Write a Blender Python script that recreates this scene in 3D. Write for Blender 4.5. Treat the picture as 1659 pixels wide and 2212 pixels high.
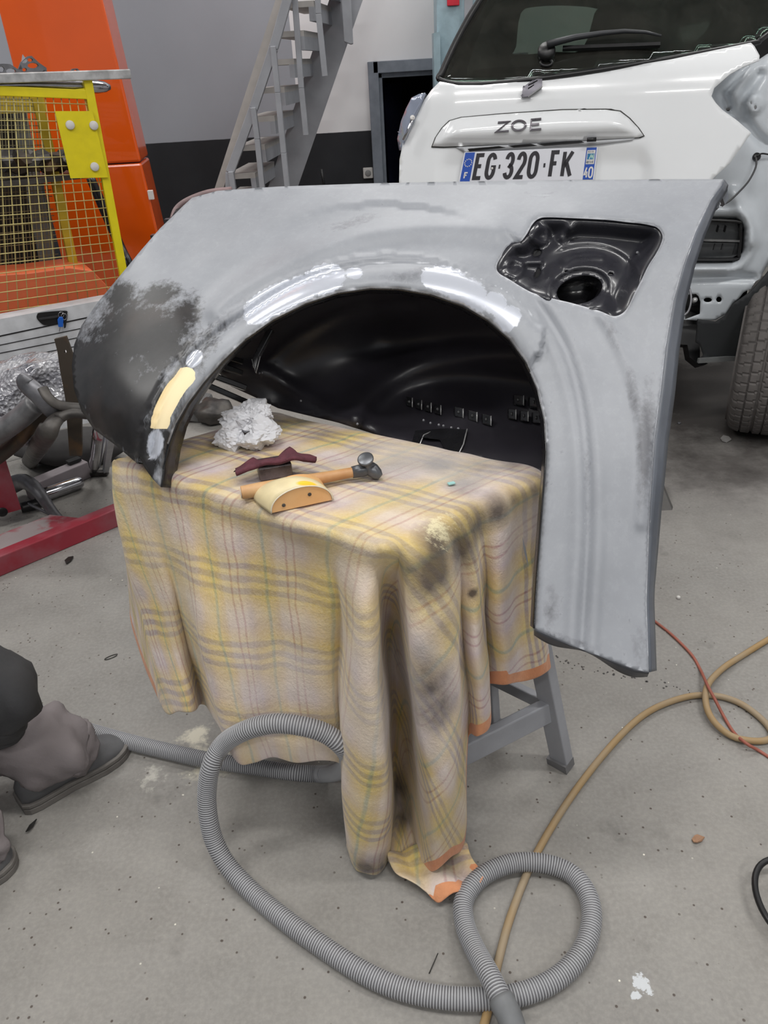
import bpy, bmesh, math, random
import numpy as np
from mathutils import Vector, Matrix, noise
from mathutils.geometry import delaunay_2d_cdt
random.seed(7); np.random.seed(7)
SC = bpy.context.scene; COL = SC.collection
for o in list(bpy.data.objects): bpy.data.objects.remove(o)

# ------------------------------------------------------------------ camera
TH, RO, FPX, CH = math.radians(30), math.radians(3.4), 1671.0, 1.4
FW = np.array([0, math.cos(TH), -math.sin(TH)])
U0 = np.array([0, math.sin(TH), math.cos(TH)]); R0 = np.array([1., 0, 0])
RT = R0*math.cos(RO) - U0*math.sin(RO); UP = U0*math.cos(RO) + R0*math.sin(RO)
CAM = np.array([0, 0, CH])
cd = bpy.data.cameras.new('camera'); cam = bpy.data.objects.new('camera', cd); COL.objects.link(cam)
cam.matrix_world = Matrix(((RT[0], UP[0], -FW[0], 0), (RT[1], UP[1], -FW[1], 0), (RT[2], UP[2], -FW[2], CH), (0, 0, 0, 1)))
cd.sensor_fit = 'VERTICAL'; cd.sensor_height = 24; cd.lens = FPX/2212*24; cd.clip_start = .02; cd.clip_end = 60
SC.camera = cam
# ------------------------------------------------------------------ view, world, lights
SC.view_settings.view_transform = 'Standard'; SC.view_settings.look = 'None'
SC.view_settings.exposure = 0.12; SC.view_settings.gamma = 1; SC.view_settings.use_curve_mapping = False
W = bpy.data.worlds.new('world'); SC.world = W; W.use_nodes = True
W.node_tree.nodes['Background'].inputs[0].default_value = (.93, .96, 1, 1)
W.node_tree.nodes['Background'].inputs[1].default_value = .42
LAMPS = [(-2.6, 1.0), (-.2, .4), (2.2, .6), (-2.6, 3.6), (.1, 4.9), (2.9, 4.4), (-1.2, -2.2), (1.6, -2.4)]
LAMP_W = 46
for i, (x, y) in enumerate(LAMPS):
    ld = bpy.data.lights.new('tube_light', 'AREA'); ld.shape = 'RECTANGLE'; ld.size = 1.6; ld.size_y = .28
    ld.energy = LAMP_W; ld.color = (1, .985, .96)
    lo = bpy.data.objects.new('tube_light', ld); COL.objects.link(lo); lo.location = (x, y, 4.3)

# ------------------------------------------------------------------ pixel -> place helpers
def ray(x, y): return FW + (x-829.5)/FPX*RT - (y-1106)/FPX*UP
def PZ(x, y, Z): return CAM + ray(x, y)*Z
def PH(x, y, h=0.0):
    r = ray(x, y); return CAM + r*((h-CH)/r[2])
def PY(x, y, Y):
    r = ray(x, y); return CAM + r*(Y/r[1])
def PP(x, y, p, n):
    r = ray(x, y); return CAM + r*(np.dot(p-CAM, n)/np.dot(r, n))
def DZ(p): return float(np.dot(np.array(p)-CAM, FW))
def sst(x): 
    x = np.clip(x, 0, 1); return x*x*(3-2*x)
def srgb(r, g, b):
    f = lambda c: (c/255/12.92) if c/255 <= .04045 else ((c/255+.055)/1.055)**2.4
    return (f(r), f(g), f(b), 1)

# ------------------------------------------------------------------ objects
def _mesh(name, V, Fc, smooth=True):
    me = bpy.data.meshes.new(name); me.from_pydata([tuple(map(float, v)) for v in V], [], [tuple(f) for f in Fc]); me.update()
    if smooth: me.polygons.foreach_set('use_smooth', [True]*len(me.polygons))
    return me
def rootloc(p):
    while p is not None and p.parent is not None: p = p.parent
    return Vector((0, 0, 0)) if p is None else Vector(p.location)
def obj(name, V, Fc, m, parent=None, smooth=True, fixn=True, bevel=0, thick=0, label=None, kind=None, sharp=None):
    off = rootloc(parent)
    me = _mesh(name, [Vector(map(float, v))-off for v in V], Fc, smooth)
    if fixn:
        bm = bmesh.new(); bm.from_mesh(me); bmesh.ops.recalc_face_normals(bm, faces=bm.faces); bm.to_mesh(me); bm.free()
    for mm in (m if isinstance(m, (list, tuple)) else [m]): me.materials.append(mm)
    o = bpy.data.objects.new(name, me); COL.objects.link(o)
    if parent is not None: o.parent = parent
    if thick:
        md = o.modifiers.new('Solidify', 'SOLIDIFY'); md.thickness = abs(thick); md.offset = -1 if thick > 0 else 1
    if bevel:
        md = o.modifiers.new('Bevel', 'BEVEL'); md.width = bevel; md.segments = 2; md.limit_method = 'ANGLE'; md.angle_limit = .6
        md.harden_normals = False
    if sharp is not None or bevel or not smooth:
        pass
    if smooth and sharp: me.set_sharp_from_angle(angle=sharp)
    if label: o['label'] = label
    if kind: o['kind'] = kind
    return o
def tag(o, label, cat, group=None, kind=None):
    o['label'] = label; o['category'] = cat
    if group: o['group'] = group
    if kind: o['kind'] = kind
    return o
def thing(name, label, cat, loc=(0, 0, 0), group=None):
    o = bpy.data.objects.new(name, None); COL.objects.link(o); o.location = tuple(map(float, loc)); o.empty_display_size = .05
    return tag(o, label, cat, group)
def copytree(o, parent=None):
    c = o.copy(); COL.objects.link(c)
    if parent is not None: c.parent = parent
    for ch in list(o.children): copytree(ch, c)
    return c

class MB:
    def __init__(s): s.V = []; s.F = []
    def add(s, V, Fc):
        n = len(s.V); s.V += [np.array(v, float) for v in V]; s.F += [tuple(i+n for i in f) for f in Fc]; return s
    def hexa(s, P):  # 8 points: bottom 4 ccw, top 4
        return s.add(P, [(0, 3, 2, 1), (4, 5, 6, 7), (0, 1, 5, 4), (1, 2, 6, 5), (2, 3, 7, 6), (3, 0, 4, 7)])
    def box(s, c, size, ax=None):
        c = np.array(c, float); X, Y, Z = (np.eye(3) if ax is None else ax)
        hx, hy, hz = [q/2 for q in size]
        return s.hexa([c+X*a*hx+Y*b*hy+Z*d*hz for d in (-1, 1) for a, b in ((-1, -1), (1, -1), (1, 1), (-1, 1))])
    def bar(s, a, b, w, h=None, up=(0, 0, 1), taper=1.0):
        a = np.array(a, float); b = np.array(b, float); h = h or w
        d = b-a; d /= np.linalg.norm(d)+1e-9; sd = np.cross(d, up)
        if np.linalg.norm(sd) < 1e-3: sd = np.cross(d, (1, 0, 0))
        sd /= np.linalg.norm(sd); u = np.cross(sd, d)
        P = []
        for p, k in ((a, 1), (b, taper)): P += [p+sd*x*w/2*k+u*y*h/2*k for x, y in ((-1, -1), (1, -1), (1, 1), (-1, 1))]
        return s.hexa(P)
    def prism(s, pts, off):  # planar polygon extruded by vector off
        n = len(pts); off = np.array(off, float); P = [np.array(p, float) for p in pts]
        Fc = [tuple(range(n)), tuple(range(2*n-1, n-1, -1))]+[(i, (i+1) % n, (i+1) % n+n, i+n) for i in range(n)]
        return s.add(P+[p+off for p in P], Fc)
    def tube(s, pts, r, n=12, caps=True, flat=1.0):
        P = [np.array(p, float) for p in pts]; R = r if hasattr(r, '__len__') else [r]*len(P)
        nrm = None; V = []; m = len(P)
        for i, p in enumerate(P):
            t = P[min(i+1, m-1)]-P[max(i-1, 0)]; t /= np.linalg.norm(t)+1e-12
            if nrm is None:
                nrm = np.cross(t, (0, 0, 1)); 
                if np.linalg.norm(nrm) < .1: nrm = np.cross(t, (0, 1, 0))
            nrm = nrm-t*np.dot(nrm, t); nrm /= np.linalg.norm(nrm)+1e-12; b = np.cross(t, nrm)
            for k in range(n):
                a = 2*math.pi*k/n; V.append(p+R[i]*(math.cos(a)*nrm+math.sin(a)*b*flat))
        Fc = [(i*n+k, i*n+(k+1) % n, (i+1)*n+(k+1) % n, (i+1)*n+k) for i in range(m-1) for k in range(n)]
        if caps: Fc += [tuple(range(n-1, -1, -1)), tuple((m-1)*n+k for k in range(n))]
        return s.add(V, Fc)
    def disc(s, c, nrm, r, h, n=20, dome=0):
        c = np.array(c, float); nrm = np.array(nrm, float); nrm /= np.linalg.norm(nrm)
        return s.tube([c, c+nrm*h*.7, c+nrm*h], [r, r, r*.85], n)
    def go(s, name, m, parent=None, **k): return obj(name, s.V, s.F, m, parent, **k)

def spline(P, step=None, n=8, closed=False):
    P = [np.array(p, float) for p in P]; out = []; N = len(P)
    rng = range(N if closed else N-1)
    g = (lambda i: P[i % N]) if closed else (lambda i: P[min(max(i, 0), N-1)])
    for i in rng:
        a, b, c, d = g(i-1), g(i), g(i+1), g(i+2)
        k = max(2, int(np.linalg.norm(c-b)/step)+1) if step else n
        for j in range(k):
            t = j/k; out.append(.5*((2*b)+(c-a)*t+(2*a-5*b+4*c-d)*t*t+(3*b-a-3*c+d)*t**3))
    if not closed: out.append(P[-1])
    return out
def dens(P, step, closed=True):
    P = [np.array(p, float) for p in P]; out = []
    for i in range(len(P) if closed else len(P)-1):
        a, b = P[i], P[(i+1) % len(P)]; k = max(1, int(np.linalg.norm(b-a)/step+.5))
        out += [a+(b-a)*j/k for j in range(k)]
    if not closed: out.append(P[-1])
    return out
def inpoly(pts, poly):
    poly = np.array(poly)[:, :2]; x, y = pts[:, 0], pts[:, 1]; r = np.zeros(len(pts), bool); n = len(poly); j = n-1
    for i in range(n):
        xi, yi = poly[i]; xj, yj = poly[j]
        c = ((yi > y) != (yj > y)) & (x < (xj-xi)*(y-yi)/((yj-yi) or 1e-12)+xi); r ^= c; j = i
    return r
def pdist(pts, line, closed=False):   # distance (and side) to a polyline, vectorised
    pts = np.atleast_2d(np.array(pts, float)); L = [np.array(p, float)[:2] for p in line]
    if closed: L = L+[L[0]]
    best = np.full(len(pts), 1e9)
    for a, b in zip(L[:-1], L[1:]):
        d = b-a; t = np.clip(((pts-a)@d)/(d@d+1e-12), 0, 1); q = a+t[:, None]*d
        best = np.minimum(best, np.hypot(*(pts-q).T))
    return best
class TPS:
    def __init__(s, C, lam=0.0):
        C = np.array(C, float); s.X = C[:, :2]/1000; n = len(C)
        d = np.linalg.norm(s.X[:, None]-s.X[None], axis=2); K = np.where(d > 0, d*d*np.log(d+1e-12), 0)+lam*np.eye(n)
        P = np.hstack([np.ones((n, 1)), s.X]); A = np.block([[K, P], [P.T, np.zeros((3, 3))]])
        s.w = np.linalg.solve(A, np.concatenate([C[:, 2], np.zeros(3)]))
    def __call__(s, p):
        p = np.atleast_2d(np.array(p, float))/1000; d = np.linalg.norm(p[:, None]-s.X[None], axis=2)
        K = np.where(d > 0, d*d*np.log(d+1e-12), 0); return K@s.w[:-3]+np.hstack([np.ones((len(p), 1)), p])@s.w[-3:]
def sheet2d(outer, holes, step):      # triangulated outline with holes -> 2-D points and faces
    B = [np.array(p)[:2] for p in outer]; loops = [B]+[[np.array(p)[:2] for p in h] for h in holes]
    pts = []; ed = []
    for L in loops:
        n0 = len(pts); pts += L; ed += [(n0+i, n0+(i+1) % len(L)) for i in range(len(L))]
    A = np.array(B); x0, y0 = A.min(0); x1, y1 = A.max(0); g = []
    yy = y0; row = 0
    while yy < y1:
        xs = np.arange(x0+(step/2 if row % 2 else 0), x1, step); g += [(x, yy) for x in xs]; yy += step*.87; row += 1
    g = np.array(g); k = inpoly(g, A)
    for h in loops[1:]: k &= ~inpoly(g, h)
    g = g[k]
    for L in loops: g = g[pdist(g, L, True) > step*.45]
    allp = [Vector((float(p[0]), float(p[1]))) for p in pts]+[Vector((float(p[0]), float(p[1]))) for p in g]
    v, e, f, *_ = delaunay_2d_cdt(allp, ed, [], 0, 1e-5)
    v = np.array([(a.x, a.y) for a in v]); c = np.array([v[list(t)].mean(0) for t in f])
    k = inpoly(c, A)
    for h in loops[1:]: k &= ~inpoly(c, h)
    return v, [f[i] for i in range(len(f)) if k[i]]
def attr(o, name, vals):
    a = o.data.attributes.new(name, 'FLOAT', 'POINT'); a.data.foreach_set('value', np.array(vals, dtype=np.float32))
def patch(name, outer, zf, m, parent=None, holes=(), step=10, thick=.002, label=None, closedspline=False, kind=None, sharp=None, ret2d=False):
    B = dens(outer, step) if not closedspline else dens(spline(outer, step=step, closed=True), step*.8)
    v, f = sheet2d(B, [dens(h, step*.7) for h in holes], step)
    Z = zf(v); P = [PZ(a[0], a[1], z) for a, z in zip(v, np.atleast_1d(Z))]
    # faces turned towards the open side (the eye)
    ff = []
    for t in f:
        a, b, c = [P[i] for i in t[:3]]; nn = np.cross(b-a, c-a); ff.append(t if np.dot(nn, CAM-a) > 0 else t[::-1])
    o = obj(name, P, ff, m, parent, fixn=False, thick=thick, label=label, kind=kind, sharp=sharp)
    return (o, v) if ret2d else o

# ------------------------------------------------------------------ materials
class N:
    def __init__(s, name):
        s.m = bpy.data.materials.new(name); s.m.use_nodes = True; s.t = s.m.node_tree; s.b = s.t.nodes['Principled BSDF']
        s.tc = s.n('ShaderNodeTexCoord')
    def n(s, ty, **k):
        x = s.t.nodes.new(ty)
        for a, b in k.items(): setattr(x, a, b)
        return x
    def l(s, a, b): s.t.links.new(a, b)
    def noise(s, scale, detail=4, rough=.55, vec=None, dist=0):
        x = s.n('ShaderNodeTexNoise'); x.inputs['Scale'].default_value = scale; x.inputs['Detail'].default_value = detail
        x.inputs['Roughness'].default_value = rough; x.inputs['Distortion'].default_value = dist
        s.l(vec if vec is not None else s.tc.outputs['Object'], x.inputs['Vector']); return x.outputs['Fac']
    def math(s, op, a, b=None, c=None, clamp=False):
        x = s.n('ShaderNodeMath', operation=op, use_clamp=clamp)
        for i, q in enumerate((a, b, c)):
            if q is None: continue
            if isinstance(q, (int, float)): x.inputs[i].default_value = q
            else: s.l(q, x.inputs[i])
        return x.outputs[0]
    def mr(s, v, a, b, c=0, d=1):
        x = s.n('ShaderNodeMapRange', clamp=True); s.l(v, x.inputs[0])
        for i, q in enumerate((a, b, c, d)): x.inputs[i+1].default_value = q
        return x.outputs[0]
    def mix(s, f, a, b, mode='MIX'):
        x = s.n('ShaderNodeMix', data_type='RGBA', blend_type=mode)
        for i, q in ((0, f), (6, a), (7, b)):
            if isinstance(q, (int, float)): x.inputs[i].default_value = q
            elif isinstance(q, tuple): x.inputs[i].default_value = q
            else: s.l(q, x.inputs[i])
        return x.outputs[2]
    def ramp(s, v, stops, interp='LINEAR'):
        x = s.n('ShaderNodeValToRGB'); s.l(v, x.inputs[0]); e = x.color_ramp.elements; x.color_ramp.interpolation = interp
        while len(e) > 1: e.remove(e[-1])
        e[0].position, e[0].color = stops[0]
        for p, c in stops[1:]: q = e.new(p); q.color = c
        return x.outputs[0]
    def bump(s, h, strength=.3, dist=.002):
        x = s.n('ShaderNodeBump'); x.inputs['Strength'].default_value = strength; x.inputs['Distance'].default_value = dist
        s.l(h, x.inputs['Height']); s.l(x.outputs[0], s.b.inputs['Normal']); return x
    def attr(s, name): return s.n('ShaderNodeAttribute', attribute_name=name).outputs['Fac']
    def set(s, **k):
        for a, b in k.items():
            i = s.b.inputs[{'rough': 'Roughness', 'metal': 'Metallic', 'col': 'Base Color', 'spec': 'Specular IOR Level', 'coat': 'Coat Weight', 'alpha': 'Alpha', 'sheen': 'Sheen Weight', 'crough': 'Coat Roughness'}[a]]
            if isinstance(b, (int, float, tuple)): i.default_value = b
            else: s.l(b, i)
        return s
def mat(name, c, rough=.5, metal=0, var=.12, scale=14, bump=0, bscale=60, coat=0, c2=None, lo=.35, hi=.7, spec=.5):
    k = N(name); c = srgb(*c); n1 = k.noise(scale)
    d = srgb(*c2) if c2 else tuple(q*(1-var*2) for q in c[:3])+(1,)
    col = k.mix(k.mr(n1, lo, hi), c, d); k.set(col=col, rough=k.mr(k.noise(scale*2.3), .2, .8, max(rough-.08, .02), min(rough+.08, 1)), metal=metal, coat=coat, spec=spec)
    if bump: k.bump(k.noise(bscale), bump)
    return k.m
M = {}
M['steel'] = mat('dusty grey steel', (120, 120, 124), .45, .6, .2, 20, .2)
M['greypaint'] = mat('grey painted steel', (156, 158, 164), .5, 0, .08, 9, .1)
M['stairbeige'] = mat('dusty beige grey paint', (176, 172, 168), .6, 0, .1, 9, .1)
M['white'] = mat('white plaster', (214, 211, 208), .8, 0, .02, 4, .05)
M['black'] = mat('black plastic', (22, 22, 24), .4, 0, .1, 20)
M['rubber'] = mat('tyre rubber', (96, 92, 90), .85, 0, .15, 30, .1)
M['darkmetal'] = mat('dark e-coat steel', (30, 30, 33), .28, 0, .3, 12, .05, coat=.3)
M['chrome'] = mat('chrome', (190, 190, 195), .15, 1, .1, 30)
M['dullsteel'] = mat('scrap steel', (86, 82, 78), .5, .3, .35, 14, .4, 40, c2=(44, 42, 42))
M['rusty'] = mat('rusty dark steel', (66, 58, 50), .6, .2, .4, 10, .4, 40, c2=(104, 78, 50), lo=.5)
M['yellow'] = mat('yellow painted steel', (226, 208, 12), .45, 0, .05, 20)
M['wire'] = mat('dull yellow wire', (204, 190, 124), .5, 0, .1, 30)
M['orange'] = mat('glossy orange paint', (226, 88, 10), .22, 0, .06, 2, coat=.5)
M['salmon'] = mat('pale orange plastic', (222, 112, 72), .35, 0, .05, 4)
M['carwhite'] = mat('white car paint', (232, 234, 236), .22, 0, .02, 3, coat=.8)
M['carsteel'] = mat('white primered body steel', (206, 212, 218), .38, 0, .06, 8, coat=.3)
M['carinner'] = mat('dark car interior', (30, 31, 33), .7, 0, .2, 8)
M['silver'] = mat('silver rail steel', (205, 205, 205), .35, .5, .25, 18, .2)
M['red'] = mat('dusty red painted steel', (146, 44, 58), .5, 0, .1, 6, .1, c2=(146, 96, 104), lo=.45, hi=.75)
M['reddust'] = mat('dust covered red steel', (150, 140, 140), .7, 0, .1, 9, .1, c2=(150, 60, 72), lo=.5, hi=.62)
M['cream'] = mat('cream filler', (244, 224, 178), .7, 0, .02, 10)

# ------------------------------------------------------------------ setting
def floor_mat():
    k = N('dusty concrete floor'); P = k.tc.outputs['Object']
    n1 = k.noise(1.6, 5, .6); n2 = k.noise(9, 6, .65); n3 = k.noise(110, 3, .6)
    c = k.mix(k.mr(n1, .3, .7), srgb(149, 146, 141), srgb(134, 132, 129)); c = k.mix(k.mr(n2, .35, .75, 0, .6), c, srgb(121, 118, 114))
    c = k.mix(k.mr(n3, .4, .75, 0, .3), c, srgb(176, 172, 164))
    v = k.n('ShaderNodeTexVoronoi'); v.inputs['Scale'].default_value = 42; k.l(P, v.inputs['Vector'])
    gate = k.noise(7, 2)
    spk = k.math('MULTIPLY', k.mr(v.outputs['Distance'], .08, .13, 1, 0), k.mr(gate, .44, .5))
    c = k.mix(spk, c, srgb(84, 76, 70))
    v2 = k.n('ShaderNodeTexVoronoi'); v2.inputs['Scale'].default_value = 30; k.l(P, v2.inputs['Vector'])
    spk2 = k.math('MULTIPLY', k.mr(v2.outputs['Distance'], .045, .07, 1, 0), k.mr(k.noise(3.1, 2), .55, .6))
    c = k.mix(spk2, c, srgb(232, 228, 214))
    # spilled filler powder under the hose, and white paint drops
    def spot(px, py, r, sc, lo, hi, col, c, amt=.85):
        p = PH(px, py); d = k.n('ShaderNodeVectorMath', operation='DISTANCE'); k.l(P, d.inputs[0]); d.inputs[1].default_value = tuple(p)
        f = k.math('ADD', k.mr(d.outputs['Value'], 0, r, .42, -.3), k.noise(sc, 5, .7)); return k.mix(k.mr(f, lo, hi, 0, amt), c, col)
    c = spot(420, 1592, .12, 22, .66, .85, srgb(214, 208, 190), c); c = spot(455, 1650, .15, 18, .66, .85, srgb(214, 208, 190), c)
    c = spot(330, 1680, .12, 30, .75, .9, srgb(205, 202, 192), c, .6)
    c = spot(1385, 2125, .05, 30, .72, .76, srgb(206, 210, 214), c); c = spot(1375, 2150, .03, 30, .72, .76, srgb(206, 210, 214), c)
    c = spot(1190, 1990, .3, 6, .72, 1.0, srgb(124, 122, 120), c, .5)
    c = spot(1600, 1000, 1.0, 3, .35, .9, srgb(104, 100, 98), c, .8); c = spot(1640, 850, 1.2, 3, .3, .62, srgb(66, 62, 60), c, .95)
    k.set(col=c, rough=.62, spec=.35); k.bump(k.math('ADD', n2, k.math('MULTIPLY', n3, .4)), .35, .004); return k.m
WX, WY, WZ = 5.0, 6.0, 4.5
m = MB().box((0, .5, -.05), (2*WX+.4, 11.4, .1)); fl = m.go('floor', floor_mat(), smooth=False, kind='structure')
def joint(a, b, w=.006):
    return MB().bar(a, b, w, .004)
def wallmat(name, up, low):
    k = N(name); s = k.n('ShaderNodeSeparateXYZ'); k.l(k.tc.outputs['Object'], s.inputs[0])
    z = k.math('ADD', s.outputs['Z'], k.math('MULTIPLY', k.noise(14, 3), .004))
    low2 = k.mix(k.mr(k.noise(3, 6, .7), .4, .8, 0, .5), srgb(*low), tuple(q*1.6 for q in srgb(*low)[:3])+(1,))
    k.set(col=k.mix(k.mr(z, 1.008, 1.012), low2, k.mix(k.mr(k.noise(2.5), .3, .7), srgb(*up), tuple(q*.94 for q in srgb(*up)[:3])+(1,))), rough=.75, spec=.2)
    k.bump(k.noise(90), .08); return k.m
wm_grey = wallmat('blue grey wall paint over charcoal dado', (166, 170, 178), (48, 49, 52))
wm_white = wallmat('white wall paint over charcoal dado', (236, 236, 238), (48, 49, 52))
XS = float(PY(640, 200, WY)[0]); XD0 = float(PY(816, 200, WY)[0]); XD1 = XD0+.95; ZD = float(PY(822, 158, WY)[2])
def struct(name, bm, m, **k): return bm.go(name, m, smooth=False, kind='structure', **k)
struct('wall_back', MB().box(((-WX+XS)/2, WY+.1, WZ/2), (XS+WX, .2, WZ)), wm_grey)
wb = MB().box(((XS+XD0)/2, WY+.1, WZ/2), (XD0-XS, .2, WZ)).box(((XD1+WX)/2, WY+.1, WZ/2), (WX-XD1, .2, WZ)).box(((XD0+XD1)/2, WY+.1, (WZ+ZD)/2), (XD1-XD0, .2, WZ-ZD))
struct('wall_rear', wb, wm_white)
struct('wall_left', MB().box((-WX-.1, .5, WZ/2), (.2, 11.4, WZ)), wm_grey)
struct('wall_right', MB().box((WX+.1, .5, WZ/2), (.2, 11.4, WZ)), wm_white)
struct('ceiling', MB().box((0, .5, WZ+.05), (2*WX+.4, 11.4, .1)), mat('ceiling sheeting', (176, 178, 180), .7))
# doorway with steel frame and the dark store behind it
fr = MB(); w_ = .07
for x in (XD0-w_/2+.01, XD1+w_/2-.01): fr.box((x, WY-.02, (ZD+w_)/2), (w_, .08, ZD+w_))
fr.box(((XD0+XD1)/2, WY-.02, ZD+w_/2), (XD1-XD0+.05, .08, w_))
fr.box((XD0+.02, WY+.1, ZD/2), (.03, .2, ZD)).box(((XD0+XD1)/2, WY+.1, ZD-.015), (XD1-XD0, .2, .03))
d1 = struct('door_1', fr, mat('blue grey door frame', (134, 141, 152), .45), bevel=.004)
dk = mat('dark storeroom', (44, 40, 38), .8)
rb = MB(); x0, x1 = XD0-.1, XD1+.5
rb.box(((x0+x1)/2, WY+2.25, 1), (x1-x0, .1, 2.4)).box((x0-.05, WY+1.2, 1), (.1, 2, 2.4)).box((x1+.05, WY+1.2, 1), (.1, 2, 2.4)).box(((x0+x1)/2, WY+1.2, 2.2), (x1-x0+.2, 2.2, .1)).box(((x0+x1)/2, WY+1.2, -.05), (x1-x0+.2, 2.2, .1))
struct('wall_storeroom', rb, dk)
MB().hexa([np.array((XD0+.06, WY+.25, 0)), np.array((XD0+.19, WY+.5, 0)), np.array((XD0+.17, WY+.52, 0)), np.array((XD0+.04, WY+.27, 0)),
  np.array((XD0+.06, WY+.25, ZD-.07)), np.array((XD0+.19, WY+.5, ZD-.07)), np.array((XD0+.17, WY+.52, ZD-.07)), np.array((XD0+.04, WY+.27, ZD-.07))]).go('door_leaf', mat('navy door leaf', (26, 28, 46), .4), d1, smooth=False)
# ceiling luminaires (out of view, they light the shop)
em = N('fluorescent diffuser'); em.b.inputs['Emission Color'].default_value = (1, .985, .96, 1); em.b.inputs['Emission Strength'].default_value = 3
for i, (x, y) in enumerate(LAMPS):
    t = thing('ceiling_light', 'long white fluorescent ceiling light hanging above the workshop', 'ceiling light', (x, y, 4.36), 'fluorescent ceiling lights')
    MB().box((x, y, 4.43), (1.7, .34, .1)).go('housing', M['white'], t, smooth=False, bevel=.01)
    MB().box((x, y, 4.36), (1.6, .26, .03)).go('diffuser', em.m, t, smooth=False)

# ------------------------------------------------------------------ staircase against the back wall
gp, gb = M['greypaint'], M['stairbeige']
st = thing('steel_staircase', 'steep grey painted steel staircase with railing climbing along the back wall', 'staircase', PY(560, 600, 5.5)*np.array((1, 1, 0)))
YA, YB = 5.0, 5.62
def quadprism(name, px, Y, depth, m, parent, **k):
    return MB().prism([PY(a, b, Y) for a, b in px], (0, depth, 0)).go(name, m, parent, smooth=False, **k)
def down(ptA, ptB, Y):   # floor point of the line through two pixels on the plane Y
    a = PY(*ptA, Y); b = PY(*ptB, Y); t = a[2]/(a[2]-b[2]); return a+(b-a)*t
def rail2(l0, l1, r0, r1, Y, up=1.2):   # a board whose left and right edges run through the given pixels, from the floor to above the frame
    res = []
    for p, q in ((l0, l1), (r0, r1)):
        a = PY(*p, Y); b = PY(*q, Y); d = (b-a); res += [b+d*(-b[2]/d[2]), a-d*(up/d[2])*-1]
    return [res[0], res[2], res[3], res[1]]
MB().prism(rail2((764, 56), (655, 370), (711, 0), (579, 405), YB, .9), (0, .03, 0)).go('stringer', gp, st, smooth=False, label='wide grey right stringer plate')
MB().prism(rail2((595, 0), (462, 412), (614, 0), (482, 408), YA, .9), (0, .04, 0)).go('stringer', gb, st, smooth=False, label='beige grey left stringer')
# treads
def lineat(l, y): (x0, y0), (x1, y1) = l; return x0+(x1-x0)*(y-y0)/(y1-y0)
for i, y in enumerate((-45, 12, 76, 137, 198, 260, 322, 383, 440, 495, 548)):
    xl = lineat(((606, 0), (474, 410)), y); xr = lineat(((722, 0), (590, 405)), y-12)
    a = PY(xl, y, YA+.02); b = PY(xr, y-14, YB+.015); b[2] = a[2]
    for nm, d0, d1, z0, z1 in (('tread', 0, .17, -.014, .014), ('riser_lip', .14, .17, -.08, -.014)):
        P = []
        for z in (z0, z1):
            for p, s in ((a+(.02, 0, 0), d0), (b-(.19, 0, 0), d0), (b-(.19, 0, 0), d1), (a+(.02, 0, 0), d1)): P.append(p+np.array((s, 0, z)))
        MB().hexa(P).go(nm, gb if nm == 'tread' else gp, st, smooth=False)
# railing
def bars(name, seg, Y, w, m, d=None):
    b = MB()
    for p, q in zip(seg[:-1], seg[1:]): b.bar(PY(*p, Y), PY(*q, Y), w, d or w)
    return b.go(name, m, st, smooth=False, bevel=.003)
bars('handrail', [(632, -40), (591, 104), (548, 234), (497, 372), (494, 600)], 4.9, .048, gp)
for seg, Y in (([(637, -30), (637, 0), (651, 190), (661, 292)], 4.95), ([(685, -30), (688, 30), (702, 165)], 4.95),
               ([(590, 100), (600, 200), (613, 330), (628, 470)], 4.88), ([(547, 232), (556, 300), (567, 405), (580, 520)], 4.88), ([(499, 370), (505, 412), (520, 520)], 4.88)):
    bars('baluster', seg, Y, .052, gp, .03)
MB().prism([PY(737, -60, 5.45), PY(737, 0, 5.45), PY(743, 90, 5.45), PY(758, 96, 5.45), PY(763, 94, 5.45), PY(758, 0, 5.45), PY(758, -60, 5.45)], (0, .12, 0)).go('landing_post', gp, st, smooth=False, bevel=.004)
# sockets, broom rod
def wallbox(name, px, sz, lab, cat, Y=WY):
    p = PY(*px, Y); t = thing(name, lab, cat, p)
    MB().box(p+(0, -.015, 0), (sz, .03, sz)).go('housing', M['white'], t, smooth=False, bevel=.006)
    MB().disc(p+(0, -.03, 0), (0, -1, 0), sz*.3, .006).go('socket_insert', mat('socket insert', (150, 150, 150), .5), t)
wallbox('wall_socket', (795, 373), .07, 'small white square wall socket on the charcoal dado beside the doorway', 'socket')
b = MB(); a0 = PY(700, 400, 5.2); a1 = PY(694, 366, 5.2); a2 = a0+(a0-a1)*4; a2[2] = 0
b.tube([a2, a0], .008).go('metal_rod', M['silver']); r_ = bpy.data.objects['metal_rod']
tag(r_, 'thin metal rod with black tip standing before the back wall by the stairs', 'rod')
MB().tube([a0+(a0-a1)*.2, a1], .0085).go('rod_tip', M['black'], r_)
# pale blue lift post behind the car
lb = mat('pale blue paint', (160, 184, 194), .45)
t = thing('lift_post', 'pale blue steel post with red badge beside the doorway behind the white car', 'lift post', PY(975, 200, 5.6)*np.array((1, 1, 0)))
a = PY(944, 100, 5.6); b2 = PY(1036, 100, 5.6)
MB().box(((a[0]+b2[0])/2, 5.7, 1.6), (b2[0]-a[0], .2, 3.2)).go('column', lb, t, smooth=False, bevel=.01)
a = PY(936, 130, 5.55); MB().hexa([(a[0], 5.5, 0), (a[0]+.04, 5.5, 0), (a[0]+.04, 5.62, 0), (a[0], 5.62, 0), (a[0], 5.5, PY(936, 72, 5.55)[2]), (a[0]+.04, 5.5, PY(936, 70, 5.55)[2]), (a[0]+.04, 5.62, PY(936, 70, 5.55)[2]), (a[0], 5.62, PY(936, 72, 5.55)[2])]).go('flange', lb, t, smooth=False)
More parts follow.
